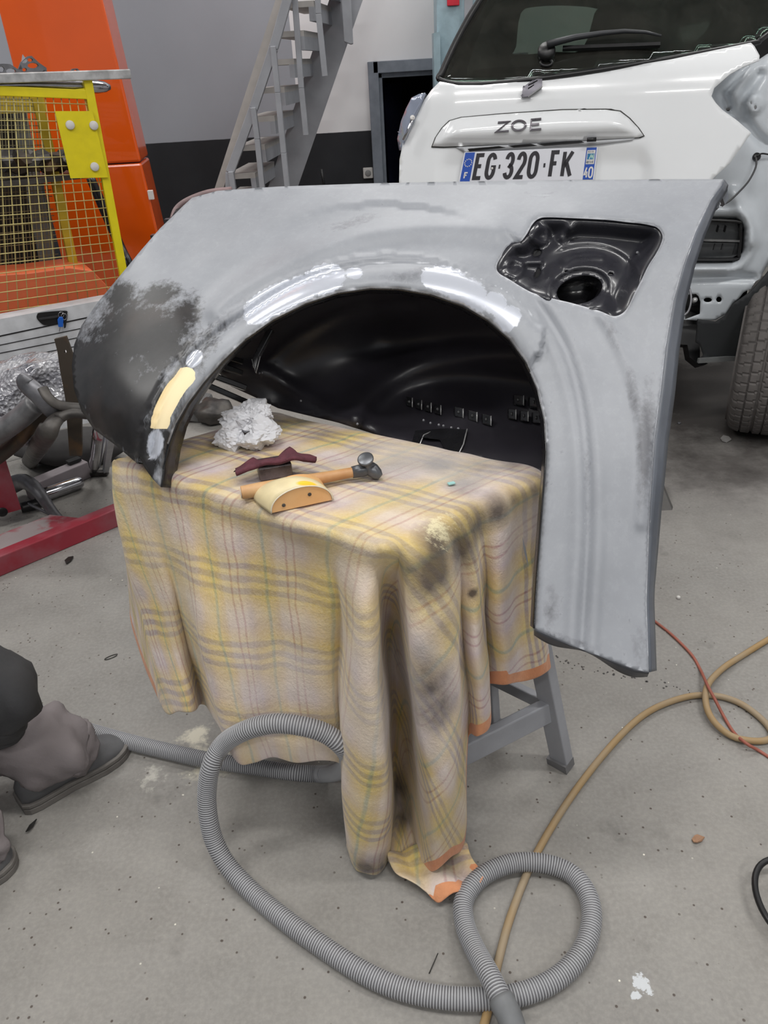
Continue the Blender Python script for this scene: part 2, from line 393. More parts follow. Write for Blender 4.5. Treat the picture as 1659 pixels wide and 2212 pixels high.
p = PY(979, 2, 5.59); MB().box(p+np.array((0, 0, .02)), (.075, .01, .09)).go('badge', mat('red badge', (214, 40, 60), .4), t, smooth=False, bevel=.004)
p = PY(1012, -10, 5.59); MB().box(p+np.array((0, 0, -.2)), (.05, .01, 1.2)).go('grey_strip', gp, t, smooth=False)

# ------------------------------------------------------------------ orange column
YO = 4.75
ol = PY(62, 250, YO)[0]; orr = PY(281, 250, YO)[0]
ocol = thing('orange_column', 'tall glossy orange steel column behind the yellow mesh cage', 'column', ((ol+orr)/2, YO+.2, 0))
pa_, pb_ = PY(222, 2, YO), PY(338, 490, YO)
def oxr(z): return pb_[0]+(pa_[0]-pb_[0])*(z-pb_[2])/(pa_[2]-pb_[2])
def colbox(z0, z1, tl=0, tr=0):
    return MB().hexa([(ol-.02, YO, z0), (oxr(z0), YO, z0), (oxr(z0)-.04, YO+.35, z0), (ol, YO+.35, z0), (ol-.02, YO, z1), (oxr(z1), YO, z1), (oxr(z1)-.04, YO+.35, z1), (ol, YO+.35, z1)])
zs = PY(270, 353, YO)[2]
colbox(0, zs-.003).go('lower_panel', M['orange'], ocol, smooth=False, bevel=.012)
colbox(zs+.003, 3.6).go('upper_panel', M['orange'], ocol, smooth=False, bevel=.012)
p = PY(326, 421, YO-.005)
tag(MB().box(p, (.03, .02, .05)).go('white_tag', M['white'], smooth=False, bevel=.003), 'small white plastic tag at the right edge of the orange column', 'tag')
hs = MB()
for dx in (0, .018): hs.tube(spline([PY(193+dx*300, 385, 4.42), PY(220+dx*400, 450, 4.42), PY(255+dx*400, 530, 4.42), PY(285+dx*400, 600, 4.42), PY(318, 712, 5.55)], n=6), .017, 10)
tag(hs.go('black_cable', M['black']), 'pair of thick black cables slanting down in front of the orange column', 'cable')

# ------------------------------------------------------------------ yellow mesh cage
az = math.radians(62); CG = PY(230, 380, 3.75); CN = np.array((math.cos(az), -math.sin(az), 0.))
def cpt(x, y, off=0.): return PP(x, y, CG-CN*0+CN*-off*-1, CN)
cage = thing('mesh_cage', 'yellow steel mesh cage with bolted plate in front of the orange column', 'cage', PP(240, 640, CG, CN)*np.array((1, 1, 0)))
Q = {'TL': (-90, 195), 'TR': (199, 207), 'BL': (-90, 708), 'BR': (280, 652)}
def cq(s, t, off=0.):
    a = np.array(Q['TL'])*(1-s)+np.array(Q['TR'])*s; b = np.array(Q['BL'])*(1-s)+np.array(Q['BR'])*s; p = a*(1-t)+b*t
    return PP(p[0], p[1], CG+CN*off, CN)
w1 = MB(); NV, NH = 17, 24
for i in range(NV+1): w1.tube([cq(i/NV, 0), cq(i/NV, 1)], .0021, 6)
for j in range(NH+1): w1.tube([cq(0, j/NH, .004), cq(1, j/NH, .004)], .0021, 6)
w1.go('mesh_panel', M['wire'], cage)
w2 = MB()
for i in range(26): w2.tube([cq(i/26*.62, .02, -.35), cq(i/26*.62, 1, -.35)], .002, 6)
for j in range(34): w2.tube([cq(0, j/34, -.35), cq(.62, j/34, -.35)], .002, 6)
w2.go('mesh_panel', mat('rear wire', (128, 120, 84), .6), cage, label='finer dull rear mesh panel')
for i in range(3, 14):
    s = i/NV; MB().tube([cq(s, .38, .012), cq(s+.004, .415, .03)], .0022, 6).go('wire_hook', M['wire'], cage)
MB().bar(cq(-.05, -.005), cq(1.0, -.005), .03, .036).go('top_rail', M['yellow'], cage, smooth=False, bevel=.003)
MB().bar(PP(186, 162, CG, CN), PP(270, 612, CG, CN), .034, .036).bar(PP(270, 612, CG, CN), PP(285, 700, CG, CN), .034, .036).go('corner_post', M['yellow'], cage, smooth=False, bevel=.003)
MB().bar(PP(138, 199, CG, CN), PP(190, 193, CG, CN), .02, .012).go('gusset', M['yellow'], cage, smooth=False)
ym = mat('mustard post', (186, 158, 30), .5)
MB().bar(PP(78, 210, CG-CN*.36, CN), PP(108, 330, CG-CN*.36, CN), .05, .04).go('rear_post', ym, cage, smooth=False)
MB().bar(PP(116, 370, CG-CN*.3, CN), PP(162, 590, CG-CN*.3, CN), .04, .04).go('rear_post', ym, cage, smooth=False)
MB().bar(PP(-60, 225, CG-CN*.5, CN), PP(95, 222, CG-CN*.5, CN), .06, .08).go('rear_rail', ym, cage, smooth=False)
pl = MB().prism([PP(x, y, CG+CN*.025, CN) for x, y in ((118, 240), (190, 240), (199, 239), (233, 383), (152, 385))], CN*.006).go('bolted_plate', M['yellow'], cage, smooth=False)
for x, y in ((151, 270), (202, 271), (204, 360)):
    b = MB().disc(PP(x, y, CG+CN*.031, CN), CN, .018, .012).go('bolt_cap', M['white'], pl)
    MB().box(PP(x+4, y, CG+CN*.046, CN), (.016, .003, .004)).go('slot', M['dullsteel'], b, smooth=False) if False else None
# things seen through the mesh
def cprism(name, px, off, depth, m, lab, cat, **k):
    b = MB().prism([PP(x, y, CG-CN*off, CN) for x, y in px], -CN*depth); o = b.go(name, m, smooth=False, bevel=.004); return tag(o, lab, cat, **k)
cprism('shelf_back', [(-120, 215), (30, 215), (118, 640), (-120, 660)], .66, .05, mat('dark cage interior', (48, 42, 36), .8), 'dark brown board at the back of the mesh cage', 'board')
cprism('grey_post', [(24, 212), (52, 212), (135, 640), (100, 640)], .58, .05, mat('grey post', (118, 118, 114), .6), 'slim grey upright standing inside the mesh cage', 'post')
cprism('orange_hood', [(-90, 600), (60, 590), (150, 578), (200, 585), (232, 618), (262, 650), (262, 700), (-90, 720)], .1, .25, M['salmon'], 'pale orange rounded hood behind the bottom of the mesh', 'hood')
def lump(c, r, seed, sub=3, amp=.25, sc=(1, 1, 1), fr=3.0, cut=None):
    bm = bmesh.new(); bmesh.ops.create_icosphere(bm, subdivisions=sub, radius=1)
    V = []
    for v in bm.verts:
        n_ = noise.noise(v.co*fr+Vector((seed*7.1, seed*3.3, 0))); q = v.co*(1+amp*n_*2); V.append(np.array((q.x*sc[0], q.y*sc[1], q.z*sc[2]))*r+c)
    Fc = [tuple(v.index for v in f.verts) for f in bm.faces]; bm.free(); return V, Fc
zz = PP(80, 372, CG-CN*.3, CN)
tag(MB().box(zz+np.array((-.15, 0, -.03)), (.75, .3, .02), (np.array((math.sin(az), math.cos(az), 0)), CN, np.array((0, 0, 1)))).go('cage_shelf', M['dullsteel'], smooth=False), 'dark steel shelf inside the mesh cage at mid height', 'shelf')
rnd = random.Random(3)
labs = ['dark scrap casting on the cage shelf at its left end', 'grey scrap part on the cage shelf second from left', 'tan scrap part in the middle of the cage shelf', 'dark scrap lump right of the middle on the cage shelf', 'scrap part on the cage shelf beside the yellow plate']
for i, x in enumerate((15, 45, 78, 112, 150)):
    p = PP(x, 345+(i % 2)*8, CG-CN*.3, CN); V, Fc = lump(p+np.array((0, 0, .0)), .06, i, 2, .35, (1.1, .9, .75), 1.6)
    tag(obj('scrap_part', V, Fc, M['rusty'] if i % 2 else M['dullsteel'], smooth=False), labs[i], 'scrap part', 'scrap parts on the cage shelf')
# steel rails and castings lying on top
def topbar(name, p, q, w, h, m, lab, off=.02):
    b = MB(); A = PP(*p, CG-CN*off, CN); B = PP(*q, CG-CN*off, CN)
    b.bar(A, B, w, h*.25).bar(A+(0, 0, h/2), B+(0, 0, h/2), w*.15, h); o = b.go(name, m, smooth=False, bevel=.003); return tag(o, lab, 'rail', 'steel rails on the cage')
A = PP(-80, 182, CG, CN); B = PP(281, 160, CG, CN)
tag(MB().bar(PP(-80, 172, CG+CN*.01, CN), PP(280, 160, CG+CN*.01, CN), .05, .036).go('steel_rail', M['silver'], smooth=False, bevel=.004), 'upper bright silver rail lying across the cage top', 'rail')
tag(MB().tube(spline([PP(-80, 186, CG-CN*.05, CN), PP(60, 184, CG-CN*.05, CN), PP(150, 186, CG-CN*.05, CN), PP(238, 188, CG-CN*.05, CN)], n=5), [.038]*14+[.03, .014], 14, flat=.7).go('curved_rail', M['chrome']), 'lower curved chrome bumper rail with torn end on the cage top', 'rail')
tag(MB().bar(PP(-80, 196, CG-CN*.1, CN), PP(228, 193, CG-CN*.1, CN), .05, .02).go('dark_strip', M['dullsteel'], smooth=False), 'dark flat steel strip under the chrome rail on the cage', 'strip')
def casting(name, px, holes, off, lab):
    c = [PP(x, y, CG-CN*off, CN) for x, y in px]; v, f = sheet2d(dens(px, 6), [dens([(hx+rx*math.cos(a), hy+ry*math.sin(a)) for a in np.linspace(0, 2*math.pi, 10)[:-1]], 5) for hx, hy, rx, ry in holes], 6)
    P = [PP(x, y, CG-CN*off, CN) for x, y in v]; o = obj(name, P, f, M['steel'], thick=.03, smooth=False); return tag(o, lab, 'casting')
casting('hinge_casting', [(38, 150), (44, 134), (58, 122), (66, 121), (82, 136), (98, 147), (99, 156), (70, 158), (46, 157)], [(63, 130, 6, 4), (69, 142, 12, 6), (51, 151, 5, 4)], .06, 'triangular grey casting with three holes standing on the cage rails')
casting('hinge_casting', [(-20, 140), (5, 138), (20, 139), (40, 152), (53, 163), (48, 170), (20, 168), (-20, 165)], [(22, 154, 11, 6), (2, 150, 6, 6), (43, 163, 3.5, 3)], .03, 'grey pierced casting at the left end of the cage rails')
casting('hinge_casting', [(150, 154), (154, 149), (164, 148), (171, 154), (165, 158), (155, 158)], [(161, 153, 4, 2.5)], .08, 'small round-topped grey casting behind the silver rail')

# ------------------------------------------------------------------ white roller cabinet with keys
WP = PY(150, 690, 3.45); WN = np.array((math.cos(math.radians(66)), -math.sin(math.radians(66)), 0.))
cab = thing('white_cabinet', 'white roller-front cabinet with black recessed handle below the mesh cage', 'cabinet', WP*np.array((1, 1, 0)))
e1 = PP(262, 641, WP, WN); e0 = PP(-90, 706, WP, WN); b1 = e1*np.array((1, 1, 0)); b0 = e0*np.array((1, 1, 0))
cbw = mat('white lacquered shutter', (206, 208, 212), .35)
MB().prism([b0, b1, e1, e0], -WN*.10).go('body', cbw, cab, smooth=False)
for y0, y1, w in ((731, 679, .005), (750, 700, .003), (767, 719, .003), (784, 737, .003), (800, 754, .003), (818, 772, .003), (836, 790, .003)):
    A = PP(-80, y0+12, WP+WN*.001, WN); B = PP(240, y1-4, WP+WN*.001, WN)
    MB().bar(A, B, .003, w).go('shutter_groove', M['black'], cab, smooth=False)
hp = spline([(80, 680), (88, 675), (140, 671), (145, 677), (144, 690), (136, 697), (102, 702), (90, 699), (80, 688)], n=4, closed=True)
hd = MB().prism([PP(x, y, WP+WN*.004, WN) for x, y in hp][::-1], WN*.004).go('handle', M['black'], cab, smooth=False)
MB().bar(PP(84, 689, WP+WN*.012, WN), PP(128, 683, WP+WN*.012, WN), .012, .007).go('handle_lip', mat('dark lip', (50, 50, 52), .3), hd, smooth=False)
ky = thing('key_ring', 'key ring with blue tag hanging from the white cabinet handle', 'keys', PP(132, 690, WP+WN*.02, WN))
rg = [PP(132+6*math.cos(a), 680+6*math.sin(a), WP+WN*.022, WN) for a in np.linspace(0, 2*math.pi, 17)]
MB().tube(rg, .0014, 6, caps=False).go('ring', M['chrome'], ky)
rg = [PP(138+6*math.cos(a), 684+7*math.sin(a), WP+WN*.026, WN) for a in np.linspace(0, 2*math.pi, 17)]
MB().tube(rg, .0014, 6, caps=False).go('ring', M['chrome'], ky)
MB().prism([PP(x, y, WP+WN*.024, WN) for x, y in ((124, 690), (128, 684), (135, 684), (137, 690), (136, 706), (126, 706))], WN*.006).go('blue_tag', mat('blue plastic tag', (30, 100, 200), .35), ky, smooth=False, bevel=.002)
MB().prism([PP(x, y, WP+WN*.02, WN) for x, y in ((137, 688), (144, 690), (142, 707), (138, 709))], WN*.006).go('black_key', M['black'], ky, smooth=False, bevel=.002)
MB().bar(PP(130, 706, WP+WN*.026, WN), PP(128, 716, WP+WN*.026, WN), .008, .003).go('key_blade', M['chrome'], ky, smooth=False)

# ------------------------------------------------------------------ trestle, blanket
HT = .75
TA, TB, TC, TD = np.array((-.521, 1.381, HT)), np.array((.026, 1.019, HT)), np.array((.291, 1.211, HT)), np.array((-.256, 1.573, HT))
EU = (TB-TA)/np.linalg.norm(TB-TA); EV = (TC-TB)/np.linalg.norm(TC-TB); LU = np.linalg.norm(TB-TA); LV = np.linalg.norm(TC-TB)
tr = thing('work_trestle', 'grey painted folding trestle table hidden under the plaid blanket', 'trestle', ((TA+TC)/2)*np.array((1, 1, 0)))
ins = lambda p, k=.03: p+((TA+TC)/2-p)*k
tp = [ins(q, .06)-(0, 0, .045) for q in (TA, TB, TC, TD)]
MB().prism(tp, (0, 0, .036)).go('top_board', M['greypaint'], tr, smooth=False)
foot = PH(1212, 1652); f4 = PH(1058, 1565); lw = .042
fl_ = PH(985, 1800); 
legs = [(foot, tp[2]+np.array((-.04, -.02, 0))), (f4, tp[2]+np.array((-.10, .05, 0)))]
fb = foot+(TB-TC)*.9+np.array((-.04,.03,0)); legs.append((fb, tp[1]+np.array((.0, .14, 0))))
legs += [(np.array((-.36, 1.40, 0)), tp[0]+np.array((.10, .03, 0))), (np.array((-.20, 1.64, 0)), tp[3]+np.array((.05, -.05, 0)))]
for a, b in legs:
    lg = MB().bar(a+(0, 0, .02), b, .045, .028, up=(1, 1, 0)).go('leg', M['greypaint'], tr, smooth=False, bevel=.003)
    MB().bar(a, a+(b-a)*.035, .05, .034, up=(1, 1, 0)).go('foot_cap', mat('grey rubber', (120, 120, 122), .7), lg, smooth=False)
l1 = foot+(legs[0][1]-foot)*.26; l2 = fb+(legs[2][1]-fb)*.22
MB().bar(l1, l2, .022, .06).go('crossbar', M['greypaint'], tr, smooth=False, bevel=.003)
l3 = f4+(legs[1][1]-f4)*.26; MB().bar(l1+(-.01, .02, 0), l3, .02, .03).go('crossbar', M['greypaint'], tr, smooth=False, bevel=.003)

def blanket_mat():
    k = N('faded yellow plaid wool'); uv = k.n('ShaderNodeUVMap', uv_map='UVMap').outputs[0]
    wob = k.n('ShaderNodeTexNoise'); wob.inputs['Scale'].default_value = 9; k.l(uv, wob.inputs['Vector'])
    s = k.n('ShaderNodeSeparateXYZ'); k.l(uv, s.inputs[0])
    w = k.math('MULTIPLY', k.math('SUBTRACT', wob.outputs['Fac'], .5), .02)
    u = k.math('ADD', s.outputs['X'], w); v = k.math('ADD', s.outputs['Y'], w)
    fu = k.math('FRACT', k.math('DIVIDE', k.math('ADD', u, 4.03), .142)); fv = k.math('FRACT', k.math('DIVIDE', k.math('ADD', v, 4.06), .152))
    Y, Y2, Wp, T, Pn, G, Br, Lv = [srgb(*c) for c in ((204, 182, 100), (202, 178, 124), (206, 194, 188), (198, 174, 134), (166, 120, 132), (132, 152, 118), (132, 114, 106), (190, 174, 178))]
    cu = k.ramp(fu, [(0, Y2), (.13, Y), (.165, G), (.19, G), (.215, Y), (.33, T), (.40, Wp), (.525, Wp), (.545, Pn), (.56, Pn), (.58, Wp), (.66, Wp), (.68, Pn), (.695, Pn), (.715, Wp), (.82, Lv), (.93, T), (1, Y2)])
    cv = k.ramp(fv, [(0, Lv), (.16, Wp), (.30, T), (.40, Y), (.425, Br), (.475, Br), (.50, Y), (.545, Y), (.57, Br), (.625, Br), (.65, Y), (.70, Y), (.725, Br), (.775, Br), (.80, Y), (.88, T), (1, Lv)])
    c = k.mix(.5, cu, cv)
    c = k.mix(.35, c, k.mix(1.0, cu, cv, 'MULTIPLY')); 
    hs = k.n('ShaderNodeHueSaturation'); hs.inputs['Saturation'].default_value = .93; hs.inputs['Value'].default_value = 1.3; k.l(c, hs.inputs['Color']); c = hs.outputs[0]
    c = k.mix(k.mr(k.noise(2.4, 3, .5, uv), .45, .62, 0, .35), c, srgb(206, 184, 112))
    c = k.mix(k.mr(k.noise(3.4, 3, .5), .48, .66, 0, .6), c, srgb(212, 202, 202))
    c = k.mix(k.mr(k.noise(7, 6, .7, uv), .45, .8, 0, .35), c, srgb(160, 146, 132))
    c = k.mix(k.mr(k.noise(160, 3, .7, uv), .4, .8, 0, .25), c, srgb(232, 224, 206))
    d = k.math('ADD', k.attr('dirt'), k.math('MULTIPLY', k.math('SUBTRACT', k.noise(16, 6, .7, uv), .5), 1.2))
    c = k.mix(k.mr(d, .1, 1.15, 0, .85), c, srgb(64, 56, 58))
    g = k.math('ADD', k.attr('dust'), k.math('MULTIPLY', k.math('SUBTRACT', k.noise(10, 5, .65, uv), .5), 1.0))
    c = k.mix(k.mr(g, .35, .9, 0, .7), c, srgb(150, 148, 150))
    pw = k.math('ADD', k.attr('powder'), k.math('MULTIPLY', k.math('SUBTRACT', k.noise(70, 5, .8, uv), .5), 1.6))
    c = k.mix(k.mr(pw, .7, .95, 0, .8), c, srgb(226, 216, 178))
    tr_ = k.attr('trim'); tb = k.mr(tr_, .5, .55); c = k.mix(tb, c, k.mix(k.mr(k.noise(20, 3, .6, uv), .3, .7), srgb(216, 152, 112), srgb(196, 130, 92)))
    k.set(col=c, rough=.95, spec=.1, sheen=.25)
    hh = k.math('ADD', k.noise(120, 4, .7, uv), k.math('MULTIPLY', k.noise(26, 4, .6, uv), .8)); k.bump(hh, .55, .004); return k.m
def E(x, y): return np.array((x, y))
def topat(px, py): return PH(px, py, HT+.006)
# column: (top pixel on the table edge, [(x, y, Y) ... downwards], unfolded direction in degrees)
COLS = [
 ((246, 985), [(244, 1010, 1.40), (250, 1087, 1.385), (275, 1200, 1.36), (303, 1310, 1.33), (326, 1420, 1.30), (352, 1527, 1.26)], -110),
 ((268, 990), [(262, 1040, 1.37), (272, 1100, 1.36), (300, 1210, 1.33), (330, 1320, 1.30), (352, 1425, 1.27), (384, 1535, 1.22)], -104),
 ((312, 1012), [(310, 1060, 1.33), (322, 1120, 1.32), (345, 1220, 1.29), (372, 1330, 1.27), (392, 1430, 1.25), (416, 1538, 1.20)], -98),
 ((340, 1020), [(340, 1070, 1.31), (352, 1140, 1.30), (372, 1240, 1.29), (398, 1350, 1.29), (420, 1440, 1.30), (434, 1520, 1.31)], -94),
 ((366, 1030), [(366, 1080, 1.29), (380, 1150, 1.27), (400, 1250, 1.24), (424, 1360, 1.21), (446, 1450, 1.22), (462, 1540, 1.24)], -92),
 ((396, 1040), [(396, 1090, 1.265), (408, 1160, 1.24), (426, 1270, 1.19), (446, 1400, 1.15), (470, 1530, 1.12), (510, 1640, 1.09)], -90),
 ((440, 1056), [(442, 1110, 1.235), (452, 1190, 1.215), (468, 1300, 1.17), (490, 1420, 1.13), (516, 1540, 1.10), (548, 1647, 1.08)], -90),
 ((505, 1080), [(508, 1135, 1.195), (516, 1210, 1.18), (528, 1320, 1.15), (544, 1440, 1.12), (564, 1550, 1.10), (590, 1634, 1.09)], -90),
 ((575, 1105), [(578, 1160, 1.155), (586, 1240, 1.15), (596, 1350, 1.14), (610, 1460, 1.12), (624, 1560, 1.10), (640, 1647, 1.08)], -90),
 ((640, 1128), [(643, 1180, 1.12), (650, 1260, 1.12), (658, 1360, 1.10), (668, 1470, 1.09), (680, 1570, 1.08), (692, 1641, 1.07)], -90),
 ((695, 1143), [(698, 1200, 1.095), (704, 1280, 1.09), (708, 1380, 1.09), (715, 1490, 1.085), (724, 1580, 1.08), (734, 1650, 1.07)], -90),
 ((728, 1152), [(730, 1210, 1.075), (735, 1290, 1.085), (736, 1390, 1.10), (740, 1500, 1.10), (744, 1600, 1.09), (752, 1700, 1.08)], -88),
 ((752, 1160), [(750, 1215, 1.05), (751, 1290, 1.045), (753, 1400, 1.035), (752, 1530, 1.03), (743, 1680, 1.03), (754, 1858, 1.04)], -86),
 ((778, 1168), [(773, 1225, 1.03), (774, 1310, 1.00), (778, 1430, .98), (780, 1570, .965), (776, 1730, .965), (782, 1882, .975)], -83),
 ((802, 1176), [(800, 1232, 1.02), (800, 1320, .99), (806, 1440, .97), (814, 1580, .955), (818, 1740, .96), (816, 1890, .975)], -80),
 ((818, 1180), [(811, 1240, 1.03), (813, 1330, 1.02), (822, 1450, 1.015), (834, 1590, 1.01), (843, 1740, 1.01), (840, 1882, 1.01)], -76),
 ((830, 1182), [(822, 1246, 1.06), (824, 1335, 1.12), (830, 1440, 1.14), (842, 1580, 1.14), (850, 1740, 1.12), (846, 1900, 1.00)], -66),
 ((842, 1181), [(842, 1250, 1.075), (848, 1340, 1.15), (856, 1440, 1.17), (866, 1580, 1.17), (874, 1760, 1.12), (878, 1925, .97)], -56),
 ((852, 1178), [(862, 1235, 1.06), (868, 1330, 1.11), (878, 1440, 1.13), (888, 1560, 1.13), (896, 1760, 1.08), (906, 1938, .95)], -50),
 ((862, 1170), [(872, 1225, 1.02), (884, 1330, 1.005), (895, 1460, .99), (908, 1590, .985), (917, 1750, .98), (912, 1888, .98)], -45),
 ((886, 1156), [(900, 1215, 1.01), (914, 1330, .98), (926, 1460, .96), (938, 1590, .95), (946, 1730, .945), (938, 1878, .955)], -40),
 ((916, 1144), [(936, 1210, 1.025), (950, 1330, .995), (960, 1460, .975), (970, 1590, .965), (976, 1720, .96), (968, 1850, .97)], -35),
 ((940, 1134), [(966, 1205, 1.05), (979, 1320, 1.035), (986, 1450, 1.02), (992, 1580, 1.01), (998, 1700, 1.01), (999, 1808, 1.02)], -30),
 ((962, 1124), [(984, 1195, 1.08), (994, 1280, 1.09), (1000, 1360, 1.10), (1003, 1450, 1.10), (1006, 1530, 1.10), (1006, 1600, 1.10)], -22),
 ((988, 1112), [(1008, 1190, 1.08), (1020, 1280, 1.075), (1028, 1350, 1.07), (1032, 1430, 1.06), (1034, 1510, 1.06), (1032, 1590, 1.06)], -14),
 ((1012, 1102), [(1026, 1180, 1.095), (1034, 1260, 1.09), (1040, 1340, 1.09), (1045, 1420, 1.085), (1048, 1490, 1.08), (1050, 1562, 1.08)], -10),
 ((1034, 1092), [(1040, 1160, 1.125), (1044, 1230, 1.14), (1046, 1310, 1.15), (1047, 1370, 1.15), (1048, 1430, 1.15), (1044, 1482, 1.15)], -6),
 ((1066, 1079), [(1070, 1140, 1.13), (1074, 1210, 1.12), (1078, 1280, 1.11), (1082, 1350, 1.11), (1086, 1415, 1.11), (1088, 1477, 1.115)], -3),
 ((1102, 1064), [(1106, 1120, 1.165), (1110, 1190, 1.165), (1114, 1260, 1.16), (1120, 1330, 1.16), (1126, 1400, 1.155), (1130, 1470, 1.155)], 0),
 ((1142, 1048), [(1146, 1100, 1.195), (1150, 1170, 1.195), (1152, 1240, 1.19), (1154, 1310, 1.18), (1162, 1385, 1.17), (1170, 1454, 1.165)], 4),
 ((1176, 1033), [(1178, 1085, 1.235), (1180, 1150, 1.24), (1176, 1220, 1.24), (1172, 1300, 1.235), (1181, 1370, 1.22), (1190, 1434, 1.215)], 12),
]
cols3 = []; dirs = []; anch = []; px3 = []
cen = (TA+TC)/2
def toUV(p):   # cloth coordinates of a point of the table top
    d = (p-TA)[:2]; A2 = np.array([EU[:2], EV[:2]]).T; return np.linalg.solve(A2, d)
NC_ = 5; XF = 3
for (tx, ty), dn, ang in COLS:
    e = topat(tx, ty); e[2] = HT-.002; i_ = e+(cen-e)/np.linalg.norm(cen-e)*.03; i_[2] = HT+.006
    pts = [i_]+[e]+[PY(x, y, Y) for x, y, Y in dn]; cols3.append(pts); dirs.append(ang); anch.append(toUV(e))
nfront = len(COLS)
# back and left sides hang plainly down to a hem above the floor
def plain(p, out, ang, drop, wav):
    e = np.array(p); i_ = e+(cen-e)/np.linalg.norm(cen-e)*.03; i_[2] = HT+.006; out = np.array((out[0], out[1], 0.)); out /= np.linalg.norm(out); e[2] = HT-.002
    pts = [i_, e]
    for k, t in enumerate((.09, .24, .42, .6, .8, 1)): q = e+out*(.008+.035*t+wav*t); q = q.copy(); q[2] = HT-t*drop; pts.append(q)
    cols3.append(pts); dirs.append(ang); anch.append(toUV(e))
TC2, TD2 = TC+EV*.025, TD+EV*.025
for j, t in enumerate(np.linspace(.06, 1, 12)): plain(TC2+(TD2-TC2)*t, (.55, .83), 90+ (15 if j == 0 else 0), .42+.02*math.sin(j), .03*math.sin(j*2.1))
for j, t in enumerate(np.linspace(.12, .95, 7)): plain(TD2+(TA-TD2)*t, (-.95, .2), 180, .40+.01*math.sin(j), .035)
NCOL = len(cols3); NR = 46
fine = []   # vertical interpolation
for pts in cols3: fine.append(np.array(spline(pts, n=NR//(len(pts)-1))))
FN = np.array(fine)                      # columns x rows x 3
rows = FN.shape[1]; SUB = 5
ring = []; angs = []; an = []
for c in range(NCOL):
    a, b, c2, d = [FN[(c+q) % NCOL] for q in (-1, 0, 1, 2)]
    for j in range(SUB):
        t = j/SUB; ring.append(.5*((2*b)+(c2-a)*t+(2*a-5*b+4*c2-d)*t*t+(3*b-a-3*c2+d)*t**3))
        a0, a1 = dirs[c], dirs[(c+1) % NCOL]; 
        while a1-a0 > 180: a1 -= 360
        while a1-a0 < -180: a1 += 360
        angs.append(a0+(a1-a0)*t); an.append(anch[c]*(1-t)+anch[(c+1) % NCOL]*t)
ring = np.array(ring); NRG = len(ring)
V = []; UV = []; TRM = []
al = np.concatenate([np.zeros((NRG, 1)), np.cumsum(np.linalg.norm(np.diff(ring, axis=1), axis=2), axis=1)], axis=1)
orange_from, orange_to = 19*SUB, (nfront-1)*SUB+2
for c in range(NRG):
    base = an[c]; d = math.radians(angs[c]); dv = np.array((math.cos(d), math.sin(d))); e_al = al[c][rows//(7)] if False else .03
    for r in range(rows):
        q = ring[c, r]; wob = noise.noise(Vector((q[0]*14, q[1]*14, q[2]*5)))*.008+noise.noise(Vector(q)*22)*.002
        V.append(q+np.array((wob, -abs(wob)*.5, 0 if r > 3 else wob*.5)))
        if V[-1][2] < .006: V[-1][2] = .006
        s = al[c, r]-e_al; uvp = base+dv*s if s > 0 else toUV(ring[c, r])
        UV.append(uvp); h = al[c, -1]-al[c, r]
        on = (orange_from <= c <= orange_to) or c >= nfront*SUB
        TRM.append(1.0 if (on and h < .034) else 0.0)
Fc = [(c*rows+r, ((c+1) % NRG)*rows+r, ((c+1) % NRG)*rows+r+1, c*rows+r+1) for c in range(NRG) for r in range(rows-1)]
Fc = [f[::-1] for f in Fc]
bd = [V[c*rows] for c in range(NRG)]
v2, f2 = sheet2d([(p[0], p[1]) for p in bd], [], .014)
base_n = len(V); mp = {}
bd2 = np.array([(p[0], p[1]) for p in bd])
for i, p in enumerate(v2):
    d = np.hypot(*(bd2-p).T); j = int(d.argmin())
    if d[j] < 2e-4: mp[i] = j*rows
    else:
        mp[i] = len(V); z = HT+.006+.003*noise.noise(Vector((p[0]*9, p[1]*9, 0)))+.0015*noise.noise(Vector((p[0]*25, p[1]*25, 3)))
        q = np.array((p[0], p[1], z)); V.append(q); UV.append(toUV(q)); TRM.append(0.)
for f in f2:
    a, b, c = [V[mp[i]] for i in f]; f = tuple(mp[i] for i in f)
    Fc.append(f if np.cross(b-a, c-a)[2] > 0 else f[::-1])
# pixel-free stain fields, in world distance
V = np.array(V)
def blob3(px, py, r, el=1.0, P=None):
    # nearest cloth vertex to the ray is the stain centre
    r0 = ray(px, py); r0 = r0/np.linalg.norm(r0); w = V-CAM; t = w@r0; dd = np.linalg.norm(w-np.outer(t, r0), axis=1); cand = np.where(dd < .012)[0]
    j = cand[t[cand].argmin()] if len(cand) else int(dd.argmin()); d = np.linalg.norm((V-V[j])*np.array((1, 1, el)), axis=1); return np.clip(1-d/r, 0, 1)
dirt = np.zeros(len(V)); dust = np.zeros(len(V)); powd = np.zeros(len(V))
for x, y, r, a in ((955, 1185, .05, 1), (945, 1230, .055, 1.1), (935, 1260, .04, .8), (1000, 1185, .05, 1.1), (1040, 1140, .045, 1.0), (1085, 1110, .04, .9), (1120, 1085, .03, .6), (960, 1350, .03, .3),
                   (940, 1490, .06, .8), (955, 1540, .06, .8), (930, 1450, .04, .6), (862, 1700, .05, .9), (868, 1760, .04, .8), (800, 1868, .045, .95), (770, 1862, .035, .8), (830, 1870, .03, .8), (880, 1900, .03, .5), (400, 950, .06, .6), (470, 960, .05, .45), (385, 1000, .05, .55), (440, 925, .06, .6), (520, 1010, .04, .35),
                   (1040, 1010, .05, .5), (1000, 1050, .04, .5), (700, 930, .06, .35), (1016, 1290, .01, 1.2), (1110, 1000, .05, .5), (1150, 1020, .04, .4), (640, 905, .05, .5)):
    dirt = np.maximum(dirt, a*blob3(x, y, r*1.15)*1.5)
